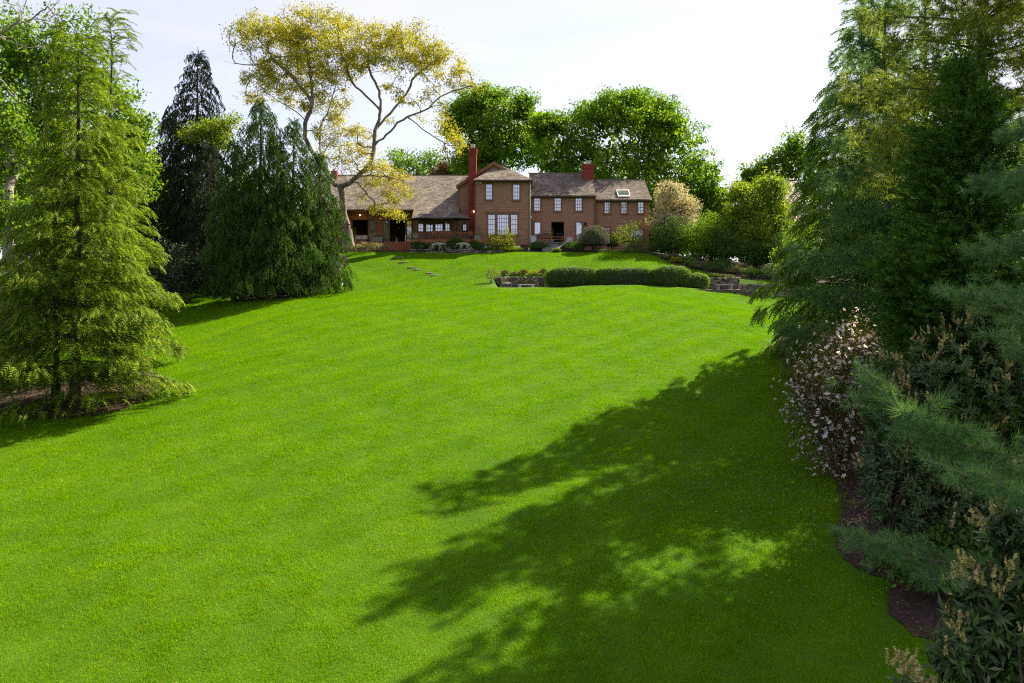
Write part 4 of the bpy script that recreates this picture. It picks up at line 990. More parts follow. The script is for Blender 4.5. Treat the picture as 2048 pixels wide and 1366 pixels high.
# ================================================================ the trees
# --- the big oak beside the deck: limbs traced as real 3-D chains round its trunk
OY = 75.6
def chain(pts, ys, _r=np.random.default_rng(5)):
    p = np.array([P(x, y, OY + d) for (x, y), d in zip(pts, ys)]); q = np.vstack([2 * p[0] - p[1], p, 2 * p[-1] - p[-2]]); out_ = []
    for i in range(1, len(q) - 2):          # smooth crooked limb through the traced points
        for t in (0, .25, .5, .75):
            a, b, c, d = q[i - 1], q[i], q[i + 1], q[i + 2]; v = .5 * (2 * b + (c - a) * t + (2 * a - 5 * b + 4 * c - d) * t * t + (3 * b - 3 * c + d - a) * t ** 3); out_.append(v + (_r.normal(size=3) * .05 if t else 0))
    return out_ + [p[-1]]
oak_trunk = [chain([(698, 506), (694, 460), (687, 415), (683, 385), (682, 373)], [0, 0, 0, 0, 0]),
    chain([(682, 373), (668, 366), (652, 340), (640, 300), (642, 252), (657, 220), (672, 170)], [0, .3, .8, 1.2, 1.4, 1.5, 1.5]),
    chain([(652, 340), (630, 310), (609, 274), (613, 238), (624, 205), (620, 150), (612, 100)], [.8, 0, -.8, -1.4, -1.8, -2, -2.2]),
    chain([(609, 274), (609, 240), (587, 220), (551, 198), (520, 175)], [-.8, -1.2, -1.5, -2, -2.4]),
    chain([(624, 205), (590, 160), (545, 120), (514, 130), (480, 128), (447, 122)], [-1.8, -1, -.5, 0, .2, .2]),
    chain([(682, 373), (704, 362), (722, 345), (741, 326), (748, 289), (752, 256), (761, 220), (759, 183), (741, 146), (736, 113)], [0, -.3, -.3, 0, .2, .4, .6, .8, 1, 1]),
    chain([(748, 289), (781, 263), (814, 234), (851, 220), (880, 194), (917, 179), (942, 172)], [.2, -.5, -1.2, -1.6, -1.8, -2, -2]),
    chain([(752, 256), (789, 216), (811, 190), (829, 154), (844, 139), (869, 124)], [.4, 1, 1.5, 1.9, 2.1, 2.3]),
    chain([(761, 220), (730, 190), (705, 165), (690, 120)], [.6, .2, -.3, -.6]),
    chain([(814, 234), (850, 262), (878, 280), (900, 292)], [-1.2, -1.6, -1.8, -1.9]),
    chain([(704, 362), (719, 370), (734, 388), (748, 403)], [-.3, -1.0, -1.6, -2]),
    chain([(704, 362), (730, 352), (770, 352), (810, 362)], [-.3, -1.4, -2.4, -3])]
top_e = [(490, 75, 28, 26), (525, 60, 42, 28), (560, 85, 38, 28), (600, 50, 42, 26), (640, 45, 42, 28), (680, 70, 38, 30), (700, 100, 26, 28), (640, 95, 45, 28), (590, 110, 36, 24), (550, 135, 36, 20), (610, 140, 44, 26), (525, 160, 36, 20), (560, 180, 40, 20), (600, 195, 36, 20), (650, 160, 30, 22), (515, 195, 22, 14), (640, 205, 28, 18), (740, 70, 26, 26), (770, 95, 34, 26), (800, 70, 28, 20), (840, 75, 34, 24), (870, 100, 26, 22), (895, 130, 28, 22), (925, 155, 26, 16), (805, 120, 34, 20), (850, 120, 28, 18), (860, 160, 28, 12), (720, 135, 20, 20), (690, 165, 20, 16), (745, 120, 22, 18), (905, 170, 22, 12), (950, 172, 14, 12), (880, 215, 22, 14), (893, 250, 20, 18), (906, 285, 20, 24), (868, 248, 14, 12), (700, 200, 16, 12), (800, 200, 14, 16)]
low_e = [(690, 262, 32, 14), (655, 285, 24, 16), (715, 300, 40, 16), (755, 335, 40, 16), (795, 358, 30, 18), (740, 365, 30, 10), (780, 395, 26, 14), (690, 330, 26, 18), (765, 420, 30, 12), (795, 432, 16, 10), (660, 320, 20, 16), (640, 262, 20, 14), (730, 268, 22, 14), (815, 385, 14, 14), (720, 395, 18, 8), (672, 240, 18, 14)]
rng = np.random.default_rng(11)
oak = empty('oak_tree', tuple(oak_trunk[0][0])); tag(oak, 'great spreading oak with golden spring leaves standing beside the deck', 'tree')
E1, E2 = px_ells([(a, b, c * 1.15, d * 1.2) for a, b, c, d in top_e] + [(700, 140, 30, 24), (665, 130, 30, 24), (580, 70, 30, 20), (720, 95, 24, 22), (770, 65, 26, 14), (830, 105, 40, 20), (780, 150, 22, 20), (680, 215, 22, 16), (835, 205, 20, 9), (865, 190, 22, 9), (800, 175, 18, 16), (770, 185, 16, 18), (775, 245, 18, 8), (840, 240, 18, 9)], OY, 1.3, 2.2, rng), px_ells(low_e, OY, 1.2, 1.6, rng)
c1, c2 = ellipsoid_points(E1, 1050, rng, .2), ellipsoid_points(E2, 300, rng, .2)
for cc in (c1, c2): cc[:, 1] = np.minimum(cc[:, 1], 77.3)
A, B, ra, rb, r_ = skeleton(oak_trunk, list(c1) + list(c2), rng, .0140, .43)
tv = tri_tubes(A, B, ra, rb, 7); loc = np.array(oak.location)
link('trunk', np_mesh('trunk', tv[0] - loc, tv[1], True), M_OBARK, oak)
h = MB(); h.tube([np.array((0, 0, -.3)), np.array((0, 0, .25)), np.array((-.1, 0, 1.0)), np.array((-.22, 0, 2.2))], [1.05, .72, .56, .50], 12, False); o = h.build('root_flare', M_OBARK, oak, smooth=True)
def oak_leaves(cl, n, sp, size):
    k = rng.integers(0, len(cl), n); return diamond(cl[k] + rng.normal(size=(n, 3)) * sp * np.array((1, 1, .75)) * rng.uniform(.5, 1.3, len(cl))[k][:, None], size, rng, .25)
a = oak_leaves(c1, 64000, .38, .175); b_ = oak_leaves(c2, 15000, .32, .15)
link('crown', np_mesh('crown', a[0] - loc, a[1]), M_OAK, oak); lo = link('crown', np_mesh('crown', b_[0] - loc, b_[1]), M_OAKLOW, oak); lo['label'] = 'lower boughs hanging before the roof, tinted pale yellow as if backlit'

# --- background maples and limes behind the house
broadleaf('maple_tree', 'tall green maple behind the hip roof and tall chimney', 'tree', (PX(990, 99), 99, 10), px_ells([(985, 240, 75, 55), (930, 225, 42, 40), (1000, 300, 80, 40), (1045, 215, 32, 34), (950, 320, 60, 30), (970, 195, 50, 28), (905, 260, 25, 30), (1070, 280, 40, 50)], 98, .9), 480, 30000, .29, M_MAPLE, M_DBARK, 21, .55, core=3000)
broadleaf('maple_tree', 'broad domed green tree behind the middle and right wings', 'tree', (PX(1230, 92), 92, 10), px_ells([(1240, 255, 115, 70), (1130, 290, 75, 60), (1340, 300, 85, 70), (1400, 360, 55, 55), (1210, 335, 130, 45), (1425, 395, 38, 40), (1290, 225, 75, 40), (1190, 230, 60, 40), (1100, 250, 40, 30), (1440, 440, 40, 40), (1380, 430, 60, 40), (1250, 215, 80, 36), (1330, 250, 60, 40), (1250, 365, 160, 30), (1120, 345, 60, 30), (1085, 255, 36, 44)], 92, .85), 820, 54000, .28, M_MAPLE, M_DBARK, 22, .55, core=5500)
broadleaf('small_tree', 'thin pale green tree showing over the low shingle roof', 'tree', (PX(835, 118), 118, 10.5), px_ells([(830, 330, 45, 18), (800, 315, 30, 15), (865, 318, 26, 14), (840, 350, 50, 12)], 118), 140, 3600, .36, M_MAPLE2, M_PBARK, 23, .7)
broadleaf('beech_tree', 'small copper leaved tree beside the tall red chimney', 'tree', (PX(905, 106), 106, 10.5), px_ells([(905, 335, 24, 20), (885, 345, 20, 14), (920, 345, 20, 14)], 106), 90, 3600, .3, M_COPPER, M_DBARK, 24, .5)
broadleaf('green_tree', 'green tree peeping up behind the right-hand hemlock and lime bushes', 'tree', (PX(1550, 92), 92, 9.5), px_ells([(1560, 335, 40, 36), (1525, 350, 32, 30), (1590, 300, 32, 34), (1500, 352, 22, 24), (1550, 400, 60, 40), (1620, 340, 40, 60), (1490, 385, 34, 26)], 92), 300, 13000, .32, M_MAPLE2, M_DBARK, 25, .6, core=700)
broadleaf('small_tree', 'airy lime green tree behind the dark shrub border', 'tree', at_ground(1510, 74), px_ells([(1500, 410, 52, 34), (1545, 400, 36, 40), (1510, 455, 60, 36), (1475, 440, 30, 40), (1560, 450, 36, 40), (1520, 495, 50, 24), (1485, 385, 34, 22), (1540, 368, 34, 24)], 74), 380, 17000, .20, M_LIME, M_DBARK, 26, .45, core=1500)
broadleaf('cherry_tree', 'pale pink blossoming tree next to the lime green tree', 'tree', at_ground(1590, 76), px_ells([(1578, 390, 20, 24), (1592, 420, 22, 30)], 76), 60, 2400, .17, M_PINK, M_DBARK, 27, .4)
broadleaf('dogwood_tree', 'cream flowering dogwood at the corner of the right wing', 'tree', at_ground(1345, 77.2), px_ells([(1345, 392, 34, 24), (1325, 420, 28, 28), (1370, 415, 26, 22), (1350, 440, 40, 24), (1318, 450, 18, 20), (1340, 375, 18, 12)], 77.2), 260, 15000, .15, M_WHITEB, M_DBARK, 28, .34, core=900)
# --- left wood
left_e = [(60, 90, 70, 60), (140, 65, 55, 40), (30, 180, 70, 70), (110, 160, 70, 70), (180, 140, 40, 60), (60, 280, 80, 70), (150, 260, 60, 60), (40, 380, 70, 50), (10, 60, 50, 40)]
broadleaf('maple_tree', 'tall fresh green maple behind the golden cedar', 'tree', at_ground(50, 50), px_ells(left_e, 50, .8, 1.5), 380, 22000, .24, M_MAPLE2, M_PBARK, 31, .55, rt=.022)
broadleaf('maple_tree', 'green maple filling the gap between golden cedar and dark spruce', 'tree', at_ground(245, 58), px_ells([(230, 200, 40, 50), (260, 280, 45, 50), (220, 300, 60, 60), (285, 340, 34, 50), (180, 360, 60, 60), (290, 255, 22, 30)], 58, .8), 240, 11500, .27, M_MAPLE, M_PBARK, 32, .5)
broadleaf('maple_tree', 'slender pale trunked tree at the left edge of the wood', 'tree', at_ground(18, 44), px_ells([(10, 300, 50, 60), (-30, 220, 60, 80), (20, 430, 45, 40), (70, 440, 40, 30)], 44, .8), 150, 7000, .22, M_MAPLE2, M_PBARK, 33, .5, rt=.035)
broadleaf('tall_tree', 'dense green tree far behind the golden cedar', 'tree', at_ground(120, 72), px_ells([(60, 330, 90, 70), (180, 400, 80, 60), (20, 430, 80, 50), (250, 420, 60, 60), (310, 400, 50, 60), (350, 460, 40, 50)], 74, .6), 260, 14000, .36, M_MAPLE, M_DBARK, 34, .8)
# bare branches reaching in at the top left
rng = np.random.default_rng(35); bt = empty('bare_tree', at_ground(-130, 40)); tag(bt, 'leafless tree whose bare twigs reach in at the top left corner', 'tree')
b0 = np.array(bt.location); tips = [P(rng.uniform(-40, 125), rng.uniform(-25, 110), 40 + rng.uniform(-2, 2)) for _ in range(70)]
A, B, ra, rb, _ = skeleton([[b0, b0 + (0, 0, 6), b0 + (.6, 0, 11), P(-60, 150, 40), P(-10, 75, 40), P(40, 40, 40)]], tips, rng, .010, .46); tv = tri_tubes(A, B, ra, rb, 6); link('trunk', np_mesh('trunk', tv[0] - b0, tv[1], True), M_PBARK, bt)

# --- golden cedar at the left, and its neighbours
def cone(R, p=.85, belly=0.0): return lambda t: R * (1 - t) ** p * (1 + belly * math.sin(t * 3.1))
conifer('cedar_tree', 'golden green cedar with layered drooping boughs on the mulch bed', at_ground(152, 30.4), 14.3, lambda t: 4.2 * (1 - t) ** .92 * (.86 + .14 * min(1, t * 5)) + .25, 170, feather(6, .42, .14, .5, 50), .44, M_CEDARLEAF, 41, clear=.03, rise=.22, droop=.30, dens=30, fan=.50, wobble=.40, spread_z=.03, inner=1.35, lean=(.1, 0), whorl=24, minL=.95, tr=.2)
conifer('cedar_tree', 'dark inner cedar whose second trunk stands close behind', at_ground(112, 31.6), 9.5, cone(2.6, .8), 50, FEATHER, .48, M_HEM, 42, clear=.16, rise=.2, droop=.3, dens=22, fan=.4, tr=.17)
conifer('hemlock_tree', 'slim hemlock with feathery top behind the golden cedar', at_ground(222, 38), 16.8, cone(3.2, .72), 130, FEATHER, .50, M_CEDARLEAF, 43, rise=.5, droop=.42, minL=.9, dens=17, fan=.34, tr=.2)
conifer('spruce_tree', 'tall dark pointed spruce behind the weeping spruce', at_ground(395, 67), 19.3, lambda t: 5.0 * (1 - t) ** .58, 230, HANG, .85, M_DSPRUCE, 44, rise=.35, droop=.5, dens=6, fan=.33, wobble=.5, hangdown=.25)
conifer('spruce_tree', 'second dark spruce crowding the left side of the weeping spruce', at_ground(345, 64), 14.2, lambda t: 3.6 * (1 - t) ** .5, 170, HANG, .8, M_DSPRUCE, 45, rise=.3, droop=.5, dens=6, fan=.33, hangdown=.25)
HG = hanger(8, .10, .3, .62)
for px, Y, h_, R_, nb, lb in ((522, 58, 14.4, 4.6, 190, 'broad weeping spruce with the tallest peak beside the dark spruces'), (588, 58.6, 12.9, 4.2, 150, 'weeping spruce leader with hanging curtains in the middle of the clump'), (640, 59.6, 10.4, 3.3, 120, 'lower weeping spruce leader spreading toward the oak trunk'), (468, 57.4, 11.6, 3.0, 100, 'ragged weeping spruce leader on the left flank of the clump'), (562, 56.8, 9.2, 3.4, 100, 'short weeping spruce leader at the front of the clump')):
    conifer('spruce_tree', lb, at_ground(px, Y), h_, (lambda R_: lambda t: R_ * (1 - t) ** .52 * (1 - .12 * math.sin(t * 3.1)))(R_), nb, HG, .68, M_SPRUCE, 46 + px, clear=.0, rise=.22, droop=.42, dens=8, fan=.36, wobble=.5, hangdown=.45, minL=.5, group='weeping spruces beside the oak')
conifer('spruce_tree', 'dark spruce filling the gap below the glowing yellow green tree', at_ground(418, 61.5), 11.6, lambda t: 3.2 * (1 - t) ** .55, 130, HANG, .75, M_DSPRUCE, 50, rise=.3, droop=.5, dens=6.5, fan=.34, wobble=.45, hangdown=.3)
broadleaf('small_tree', 'yellow green tree glowing between the two dark spruces', 'tree', at_ground(430, 64.5), px_ells([(425, 262, 40, 16), (455, 240, 24, 12), (392, 272, 24, 12), (440, 285, 28, 16)], 63.3), 130, 5000, .18, M_LIME, M_DBARK, 48, .4)
# --- right side, far to near
conifer('hemlock_tree', 'tall hemlock with drooping boughs overhanging the right edge of the lawn', at_ground(1725, 36), 17.5, lambda t: 5.3 * (1 - t) ** .78 * (.85 + .15 * min(1, t * 8)), 160, FEATHER, .60, M_HEM, 51, clear=.03, rise=.30, droop=.42, minL=.8, inner=1.15, dens=16, fan=.46, tr=.26)
conifer('hemlock_tree', 'second hemlock deeper in the wood on the right', at_ground(1850, 44), 20, cone(5.5, .7), 90, FEATHER, .7, M_HEM, 52, clear=.03, rise=.25, droop=.38, dens=10, fan=.38)
PT1, PT2 = tuft(20, 1.25, .065, 3), tuft(34, 1.2, .030, 4)
conifer('white_pine', 'blue green white pine with soft layered boughs before the hemlock', at_ground(1775, 29.5), 16.4, lambda t: 4.2 * (1 - t) ** .46, 84, PT1, .34, M_PINEB, 53, clear=.12, rise=.20, droop=.10, dens=34, fan=.5, inner=1.0, spread_z=.12, whorl=11, wobble=.4, tr=.26, bark=M_BARK)
conifer('white_pine', 'sunlit white pine arching across the top right corner', (13.6, 23.0, GZ(13.6, 23.0)), 20.3, lambda t: 5.2 * (1 - t) ** .45, 84, PT1, .28, M_PINE, 54, clear=.42, rise=.20, droop=.14, dens=34, fan=.42, inner=1.0, spread_z=.1, whorl=18, wobble=.45, tr=.28, bark=M_BARK)
conifer('white_pine', 'tall pine half out of view beyond the right edge', (19.0, 27.0, GZ(19, 27)), 22, lambda t: 5.0 * (1 - t) ** .5, 70, PT1, .34, M_PINE, 56, clear=.2, rise=.18, droop=.14, dens=13, fan=.4, spread_z=.1, whorl=24, wobble=.4, tr=.3, bark=M_BARK)
conifer('cryptomeria_tree', 'dense dark green columnar cryptomeria rising behind the laurels', (11.4, 20.2, GZ(11.4, 20.2)), 11.8, lambda t: 2.35 * (1 - t) ** .48 * (1 - .12 * math.sin(t * 22)), 300, BRUSH, .52, M_CRYP, 55, clear=.05, rise=.6, droop=.25, dens=19, fan=.42, spread_z=.12, wobble=.35, tr=.2)

conifer('white_pine', 'unseen tall pine added beyond the right edge to shade the near boughs', (15.2, 14.6, GZ(15.2, 14.6)), 20, lambda t: 4.6 * (1 - t) ** .4, 70, tuft(10, 1.3, .16, 12), .5, M_PINE, 57, clear=.3, rise=.18, droop=.12, dens=13, fan=.42, spread_z=.15, tr=.3, bark=M_BARK)  # out-of-view pine, added so its shadow falls on the near plants
# ================================================================ garden: laurels, pines close by, flowering shrub
def laurel_whorl(n=9, seed=5):
    r = np.random.default_rng(seed); V, F = [], []
    for i in range(n):
        a = i * 2.4 + r.normal(0, .2); t = r.uniform(.5, 1.65); d = np.array((math.cos(t), math.sin(t) * math.cos(a), math.sin(t) * math.sin(a)))
        s = unit(np.cross(d, (1, .05, .02))[None])[0]; nn = np.cross(s, d); L_ = r.uniform(.8, 1.15); w = L_ * r.uniform(.115, .15); o = np.array((r.uniform(-1.3, 0), r.normal(0, .08), r.normal(0, .08))); k = len(V)
        bend = -.16 * L_
        V += [o, o + d * L_ * .42 - s * w + nn * .04, o + d * L_ * .45, o + d * L_ * .42 + s * w + nn * .04, o + d * L_ * .95 + nn * bend]
        F += [(k, k + 1, k + 2), (k, k + 2, k + 3), (k + 1, k + 4, k + 2), (k + 2, k + 4, k + 3)]
    return np.array(V, float), np.array(F)
def spike_mesh(seed, k=3):
    """a group of upright cream racemes made of small florets"""
    r = np.random.default_rng(seed); V, F = [], []
    for s in range(k):
        tilt = np.array((r.normal(0, .2), r.normal(0, .2), 1.0)); tilt /= np.linalg.norm(tilt); off = np.array((r.normal(0, .03), r.normal(0, .03), r.uniform(-.04, .02))); L_ = r.uniform(.09, .15)
        for i in range(22):
            u = i / 21; a = i * 2.4; rad = .013 * (1.05 - .75 * u); p = off + tilt * L_ * u + np.array((math.cos(a), math.sin(a), .2)) * rad; q = r.normal(size=3) * .0085; w = r.normal(size=3) * .0085; b = len(V)
            V += [p - q, p - w, p + q, p + w]; F += [(b, b + 1, b + 2), (b, b + 2, b + 3)]
    return np_mesh('flower_spike', np.array(V), np.array(F))
SPIKES = [spike_mesh(60 + i) for i in range(5)]
for s_ in SPIKES: s_.materials.append(M_SPIKE)
WHORL = [laurel_whorl(12, 5), laurel_whorl(11, 6)]
def laurel(label, base, ells, nwh, leaf, nspike, seed, group='laurels in the right-hand bed', spsize=1.0, single=0):
    rng = np.random.default_rng(seed); base = np.array(base, float); t = empty('laurel_shrub', tuple(base)); tag(t, label, 'shrub', group)
    ells = np.asarray(ells, float); vol = (ells[:, 3] * ells[:, 4] * ells[:, 5]) ** .66; k = rng.choice(len(ells), nwh, p=vol / vol.sum())
    d = unit(rng.normal(size=(nwh, 3)) + np.array((0, 0, .2))); rr = 1 - .42 * rng.random(nwh) ** 1.6
    pos = ells[k, :3] + d * rr[:, None] * ells[k, 3:]
    inside = np.zeros(nwh, bool)
    for e_ in ells: inside |= ((((pos - e_[:3]) / e_[3:]) ** 2).sum(1) < .38)
    keep_ = ~inside & (pos[:, 2] > base[2] + .2); pos, d = pos[keep_], d[keep_]
    dirs = d * .9 + np.array((0, 0, .55)) + rng.normal(size=d.shape) * .25
    half = len(pos) // 2; sz = leaf * rng.uniform(.8, 1.2, len(pos)); rl = rng.uniform(0, 6.28, len(pos))
    VF = merge([place(*WHORL[0], pos[:half], dirs[:half], sz[:half], rl[:half]), place(*WHORL[1], pos[half:], dirs[half:], sz[half:], rl[half:])])
    link('foliage', np_mesh('foliage', VF[0] - base, VF[1]), M_LAUREL, t)
    # stems
    n = 60; ii = rng.choice(len(pos), min(n, len(pos)), replace=False); tips = pos[ii]; mid = base + (tips - base) * np.array((.45, .45, .6)) + rng.normal(size=tips.shape) * .15; b0 = base + rng.normal(size=tips.shape) * np.array((.25, .25, 0))
    tv = merge([tri_tubes(b0, mid, np.full(len(ii), .045), np.full(len(ii), .028), 5), tri_tubes(mid, tips, np.full(len(ii), .028), np.full(len(ii), .008), 5)])
    link('stems', np_mesh('stems', tv[0] - base, tv[1], True), M_DBARK, t)
    up = np.argsort(-(d[:, 2] + rng.normal(0, .45, len(d)) - d[:, 1] * .25)); sp = up[:nspike]
    for j in sp:
        o = link('flower_spike', SPIKES[int(rng.integers(5))], None, t, tuple(pos[j] - base + dirs[j] * .06)); s = spsize * rng.uniform(.8, 1.25); o.scale = (s, s, s)
        o.rotation_euler = (dirs[j][1] * -.35 + rng.normal(0, .1), dirs[j][0] * .35 + rng.normal(0, .1), rng.uniform(0, 6.28))
    return t
def bx(px, Y): x = PX(px, Y); return (x, Y, GZ(x, Y) - .05)
laurel('tall laurel thick with cream flower spikes below the dark cryptomeria', bx(1930, 18.6), px_ells([(1935, 760, 130, 110), (1990, 690, 100, 90), (1870, 800, 90, 90), (1930, 950, 150, 140), (2060, 850, 110, 200), (2000, 1030, 140, 110)], 18.6, .9), 2000, .165, 170, 71, spsize=1.5)
laurel('lower laurel with flower spikes beside the pink flowering shrub', bx(1790, 18.4), px_ells([(1790, 860, 65, 110), (1800, 960, 85, 100), (1850, 1040, 90, 80), (1765, 770, 40, 60)], 18.2, .9), 1000, .155, 90, 72, spsize=1.4)
laurel('laurel close to the camera with long pale flower spikes, bottom right corner', (4.1, 6.1, .1), px_ells([(1980, 1240, 90, 110), (1950, 1330, 80, 110), (2060, 1120, 90, 110), (2080, 1330, 90, 150)], 6.1, .9), 420, .14, 64, 73, spsize=.8)
laurel('laurel at the right edge with flower spikes under the low pine bough', (4.7, 6.6, .1), px_ells([(2060, 1040, 60, 90), (2110, 1080, 90, 140)], 6.6, .9), 300, .14, 36, 74, spsize=.8)
laurel('single laurel tip poking up at the bottom edge', (2.75, 5.6, .1), px_ells([(1818, 1392, 26, 34), (1835, 1440, 40, 60)], 5.6, .9), 60, .13, 12, 75, spsize=.9)
# bamboo-like leafy darkness low in the bed
shrub('shade_shrub', 'dark leafy shrub low in the bed beneath the laurels', 'shrub', bx(1890, 17.2), 1.6, 1.2, 1.5, 2600, .14, M_SHRUB, 76)
shrub('shade_shrub', 'dark evergreen shrub in shade behind the pink flowering shrub', 'shrub', bx(1745, 27.5), 2.2, 1.8, 4.2, 6500, .13, M_SHRUB, 77)
shrub('shade_shrub', 'small leaved dark shrub between pine and cryptomeria', 'shrub', bx(1830, 24.5), 1.7, 1.5, 5.0, 6500, .10, M_SHRUB, 78)

# --- pine standing close at the right, boughs reaching into view
PN = tuft(34, 1.2, .034, 9)
def near_pine(label, trunk_xy, h, boughs, seed, size, leafm=M_PINEB):
    rng = np.random.default_rng(seed); x, y = trunk_xy; base = np.array((x, y, GZ(x, y) - .1)); t = empty('white_pine', tuple(base)); tag(t, label, 'tree')
    tp = base + np.c_[np.zeros(8), np.zeros(8), np.linspace(0, h, 8)]; A, B = list(tp[:-1]), list(tp[1:]); ra, rb = list(np.linspace(.17, .05, 7)), list(np.linspace(.15, .03, 7)); pos, dr = [], []
    for pts, width, n in boughs:
        pts = [np.array((x, y, pts[0][2] - .5))] + [np.array(p) for p in pts]; pts = np.array(pts); seg = np.r_[0, np.cumsum(np.linalg.norm(np.diff(pts, axis=0), axis=1))]; tot = seg[-1]
        cur = lambda s: np.array([np.interp(s * tot, seg, pts[:, k]) for k in range(3)])
        for j in range(len(pts) - 1): A.append(pts[j]); B.append(pts[j + 1]); ra.append(.034 * (1.08 - seg[j] / tot)); rb.append(.034 * (1.08 - seg[j + 1] / tot))
        s0 = seg[1] / tot * .8
        for i in range(n):
            s = s0 + (1 - s0) * (i + rng.random()) / n; p = cur(s); fw = unit((cur(min(1, s + .02)) - cur(s - .02))[None])[0]; sd = unit(np.cross(fw, (0, 0, 1))[None])[0] * (1 if i % 2 else -1)
            L_ = width * (.35 + .65 * math.sin(min(1, (1 - s) / (1 - s0)) * 2.4 + .35)) * rng.uniform(.6, 1.15); dirn = unit((fw * .75 + sd * .8 + np.array((0, 0, rng.normal(.05, .25))))[None])[0]; e_ = p + dirn * L_ + np.array((0, 0, -.08 * L_))
            A.append(p); B.append(e_); ra.append(.009); rb.append(.003)
            m = max(2, int(L_ / (size * .42)))
            for q in range(m):
                u = (q + 1) / m; c = p + (e_ - p) * u; pos.append(c + rng.normal(size=3) * .01); dr.append(dirn + rng.normal(size=3) * .3)
                if q % 2 == 0 and L_ > .25:
                    s2 = unit((dirn * .6 + np.cross(dirn, (0, 0, 1)) * rng.choice((-1, 1)) * .9 + np.array((0, 0, rng.normal(0, .35))))[None])[0]; l2 = size * rng.uniform(.8, 2.0); pos.append(c + s2 * l2); dr.append(s2); A.append(c); B.append(c + s2 * l2); ra.append(.005); rb.append(.002)
        pos.append(pts[-1]); dr.append(pts[-1] - pts[-2])
    pos, dr = np.array(pos), np.array(dr); VF = place(*PN, pos, dr, size * rng.uniform(.8, 1.2, len(pos)), rng.uniform(0, 6, len(pos)))
    finish('white_pine', t, tri_tubes(A, B, ra, rb, 6), VF, M_BARK, leafm)
    return t
Pt = lambda *l: [P(a, b, c) for a, b, c in l]
near_pine('pine close at hand sending a long blue green bough over the laurels', (4.9, 6.4), 8.2, [
    (Pt((2130, 1010, 5.8), (2048, 962, 5.6), (1900, 872, 5.4), (1800, 810, 5.3), (1748, 757, 5.3)), .34, 60),
    (Pt((2160, 1060, 5.2), (2060, 985, 5.0), (1960, 960, 4.9), (1880, 930, 4.9)), .28, 26),
    (Pt((2150, 1160, 6.8), (2048, 1150, 6.7), (1850, 1120, 6.6), (1760, 1090, 6.6), (1692, 1066, 6.6)), .34, 46),
    (Pt((2150, 1220, 6.3), (2048, 1190, 6.3), (1940, 1160, 6.3), (1860, 1150, 6.3)), .34, 24),
    (Pt((2150, 670, 6.9), (2048, 630, 6.8), (1960, 600, 6.8), (1895, 585, 6.8)), .28, 34),
    (Pt((2150, 740, 6.3), (2060, 705, 6.2), (2000, 675, 6.2)), .24, 16)], 81, .105)
near_pine('pine beyond the right edge with bluish boughs along the frame', (7.2, 9.3), 13.5, [
    (Pt((2200, 560, 9.4), (2110, 520, 9.2), (2050, 500, 9.2), (1990, 500, 9.2)), .60, 34),
    (Pt((2200, 430, 9.4), (2110, 380, 9.2), (2050, 360, 9.2), (2005, 370, 9.2)), .60, 30),
    (Pt((2200, 660, 9.0), (2110, 640, 8.8), (2040, 615, 8.8), (1975, 600, 8.8)), .55, 32),
    (Pt((2200, 300, 9.6), (2110, 270, 9.6), (2040, 260, 9.6)), .60, 24)], 82, .12, M_PINEB)

# --- pink flowering shrub
rng = np.random.default_rng(91); pb = np.array(bx(1690, 24.0)); ps = empty('flowering_shrub', tuple(pb)); tag(ps, 'open twiggy shrub covered in pale pink blossoms at the lawn edge', 'shrub')
PE = px_ells([(1665, 740, 80, 75), (1640, 830, 80, 75), (1715, 680, 65, 40), (1700, 800, 75, 90), (1655, 900, 60, 45), (1745, 720, 45, 60), (1620, 770, 50, 60), (1690, 930, 35, 30)], 24, .9)
cl = ellipsoid_points(PE, 420, rng, .35)
A, B, ra, rb, _ = skeleton([[pb, pb + (0, 0, .5)], [pb + (0, 0, .3), pb + (-.6, -.2, 1.6)], [pb + (0, 0, .3), pb + (.5, .1, 1.8)]], list(cl), rng, .0045, .47); tv = tri_tubes(A, B, ra, rb, 5)
link('stems', np_mesh('stems', tv[0] - pb, tv[1], True), M_DBARK, ps)
k = rng.integers(0, len(cl), 19000); lv = diamond(cl[k] + rng.normal(size=(19000, 3)) * .26, .066, rng, .3); link('foliage', np_mesh('foliage', lv[0] - pb, lv[1]), M_PLEAF, ps)
def blossom(seed):
    r = np.random.default_rng(seed); V, F = [], []
    for i in range(6):
        a = 2 * math.pi * i / 6 + r.normal(0, .15); l = .052 * r.uniform(.8, 1.2); z = r.uniform(.005, .03); b = len(V); c, s = math.cos(a), math.sin(a)
        V += [(0, 0, 0), (c * l * .6 - s * .02, s * l * .6 + c * .02, z), (c * l, s * l, z * .6), (c * l * .6 + s * .02, s * l * .6 - c * .02, z)]; F += [(b, b + 1, b + 2), (b, b + 2, b + 3)]
    me_ = np_mesh('blossom', np.array(V), np.array(F)); me_.materials.append(M_PINK); return me_
BL = [blossom(i) for i in range(4)]
k = rng.choice(len(cl), 1300); bp_ = cl[k] + rng.normal(size=(1300, 3)) * .24 + np.array((0, -.05, .05)); bp_ = bp_[np.argsort(bp_[:, 1])]
for i in range(300):
    o = link('blossom', BL[i % 4], None, ps, tuple(bp_[i] - pb)); o.rotation_euler = (rng.normal(.5, .5), rng.normal(0, .5), rng.uniform(0, 6)); s = rng.uniform(1.0, 1.7); o.scale = (s, s, s)
rest = bp_[300:]; fv = diamond(np.repeat(rest, 4, 0) + rng.normal(size=(len(rest) * 4, 3)) * .022, .075, rng, .5); tag(link('blossoms', np_mesh('blossoms', fv[0] - pb, fv[1]), M_PINK, ps), kind='stuff')

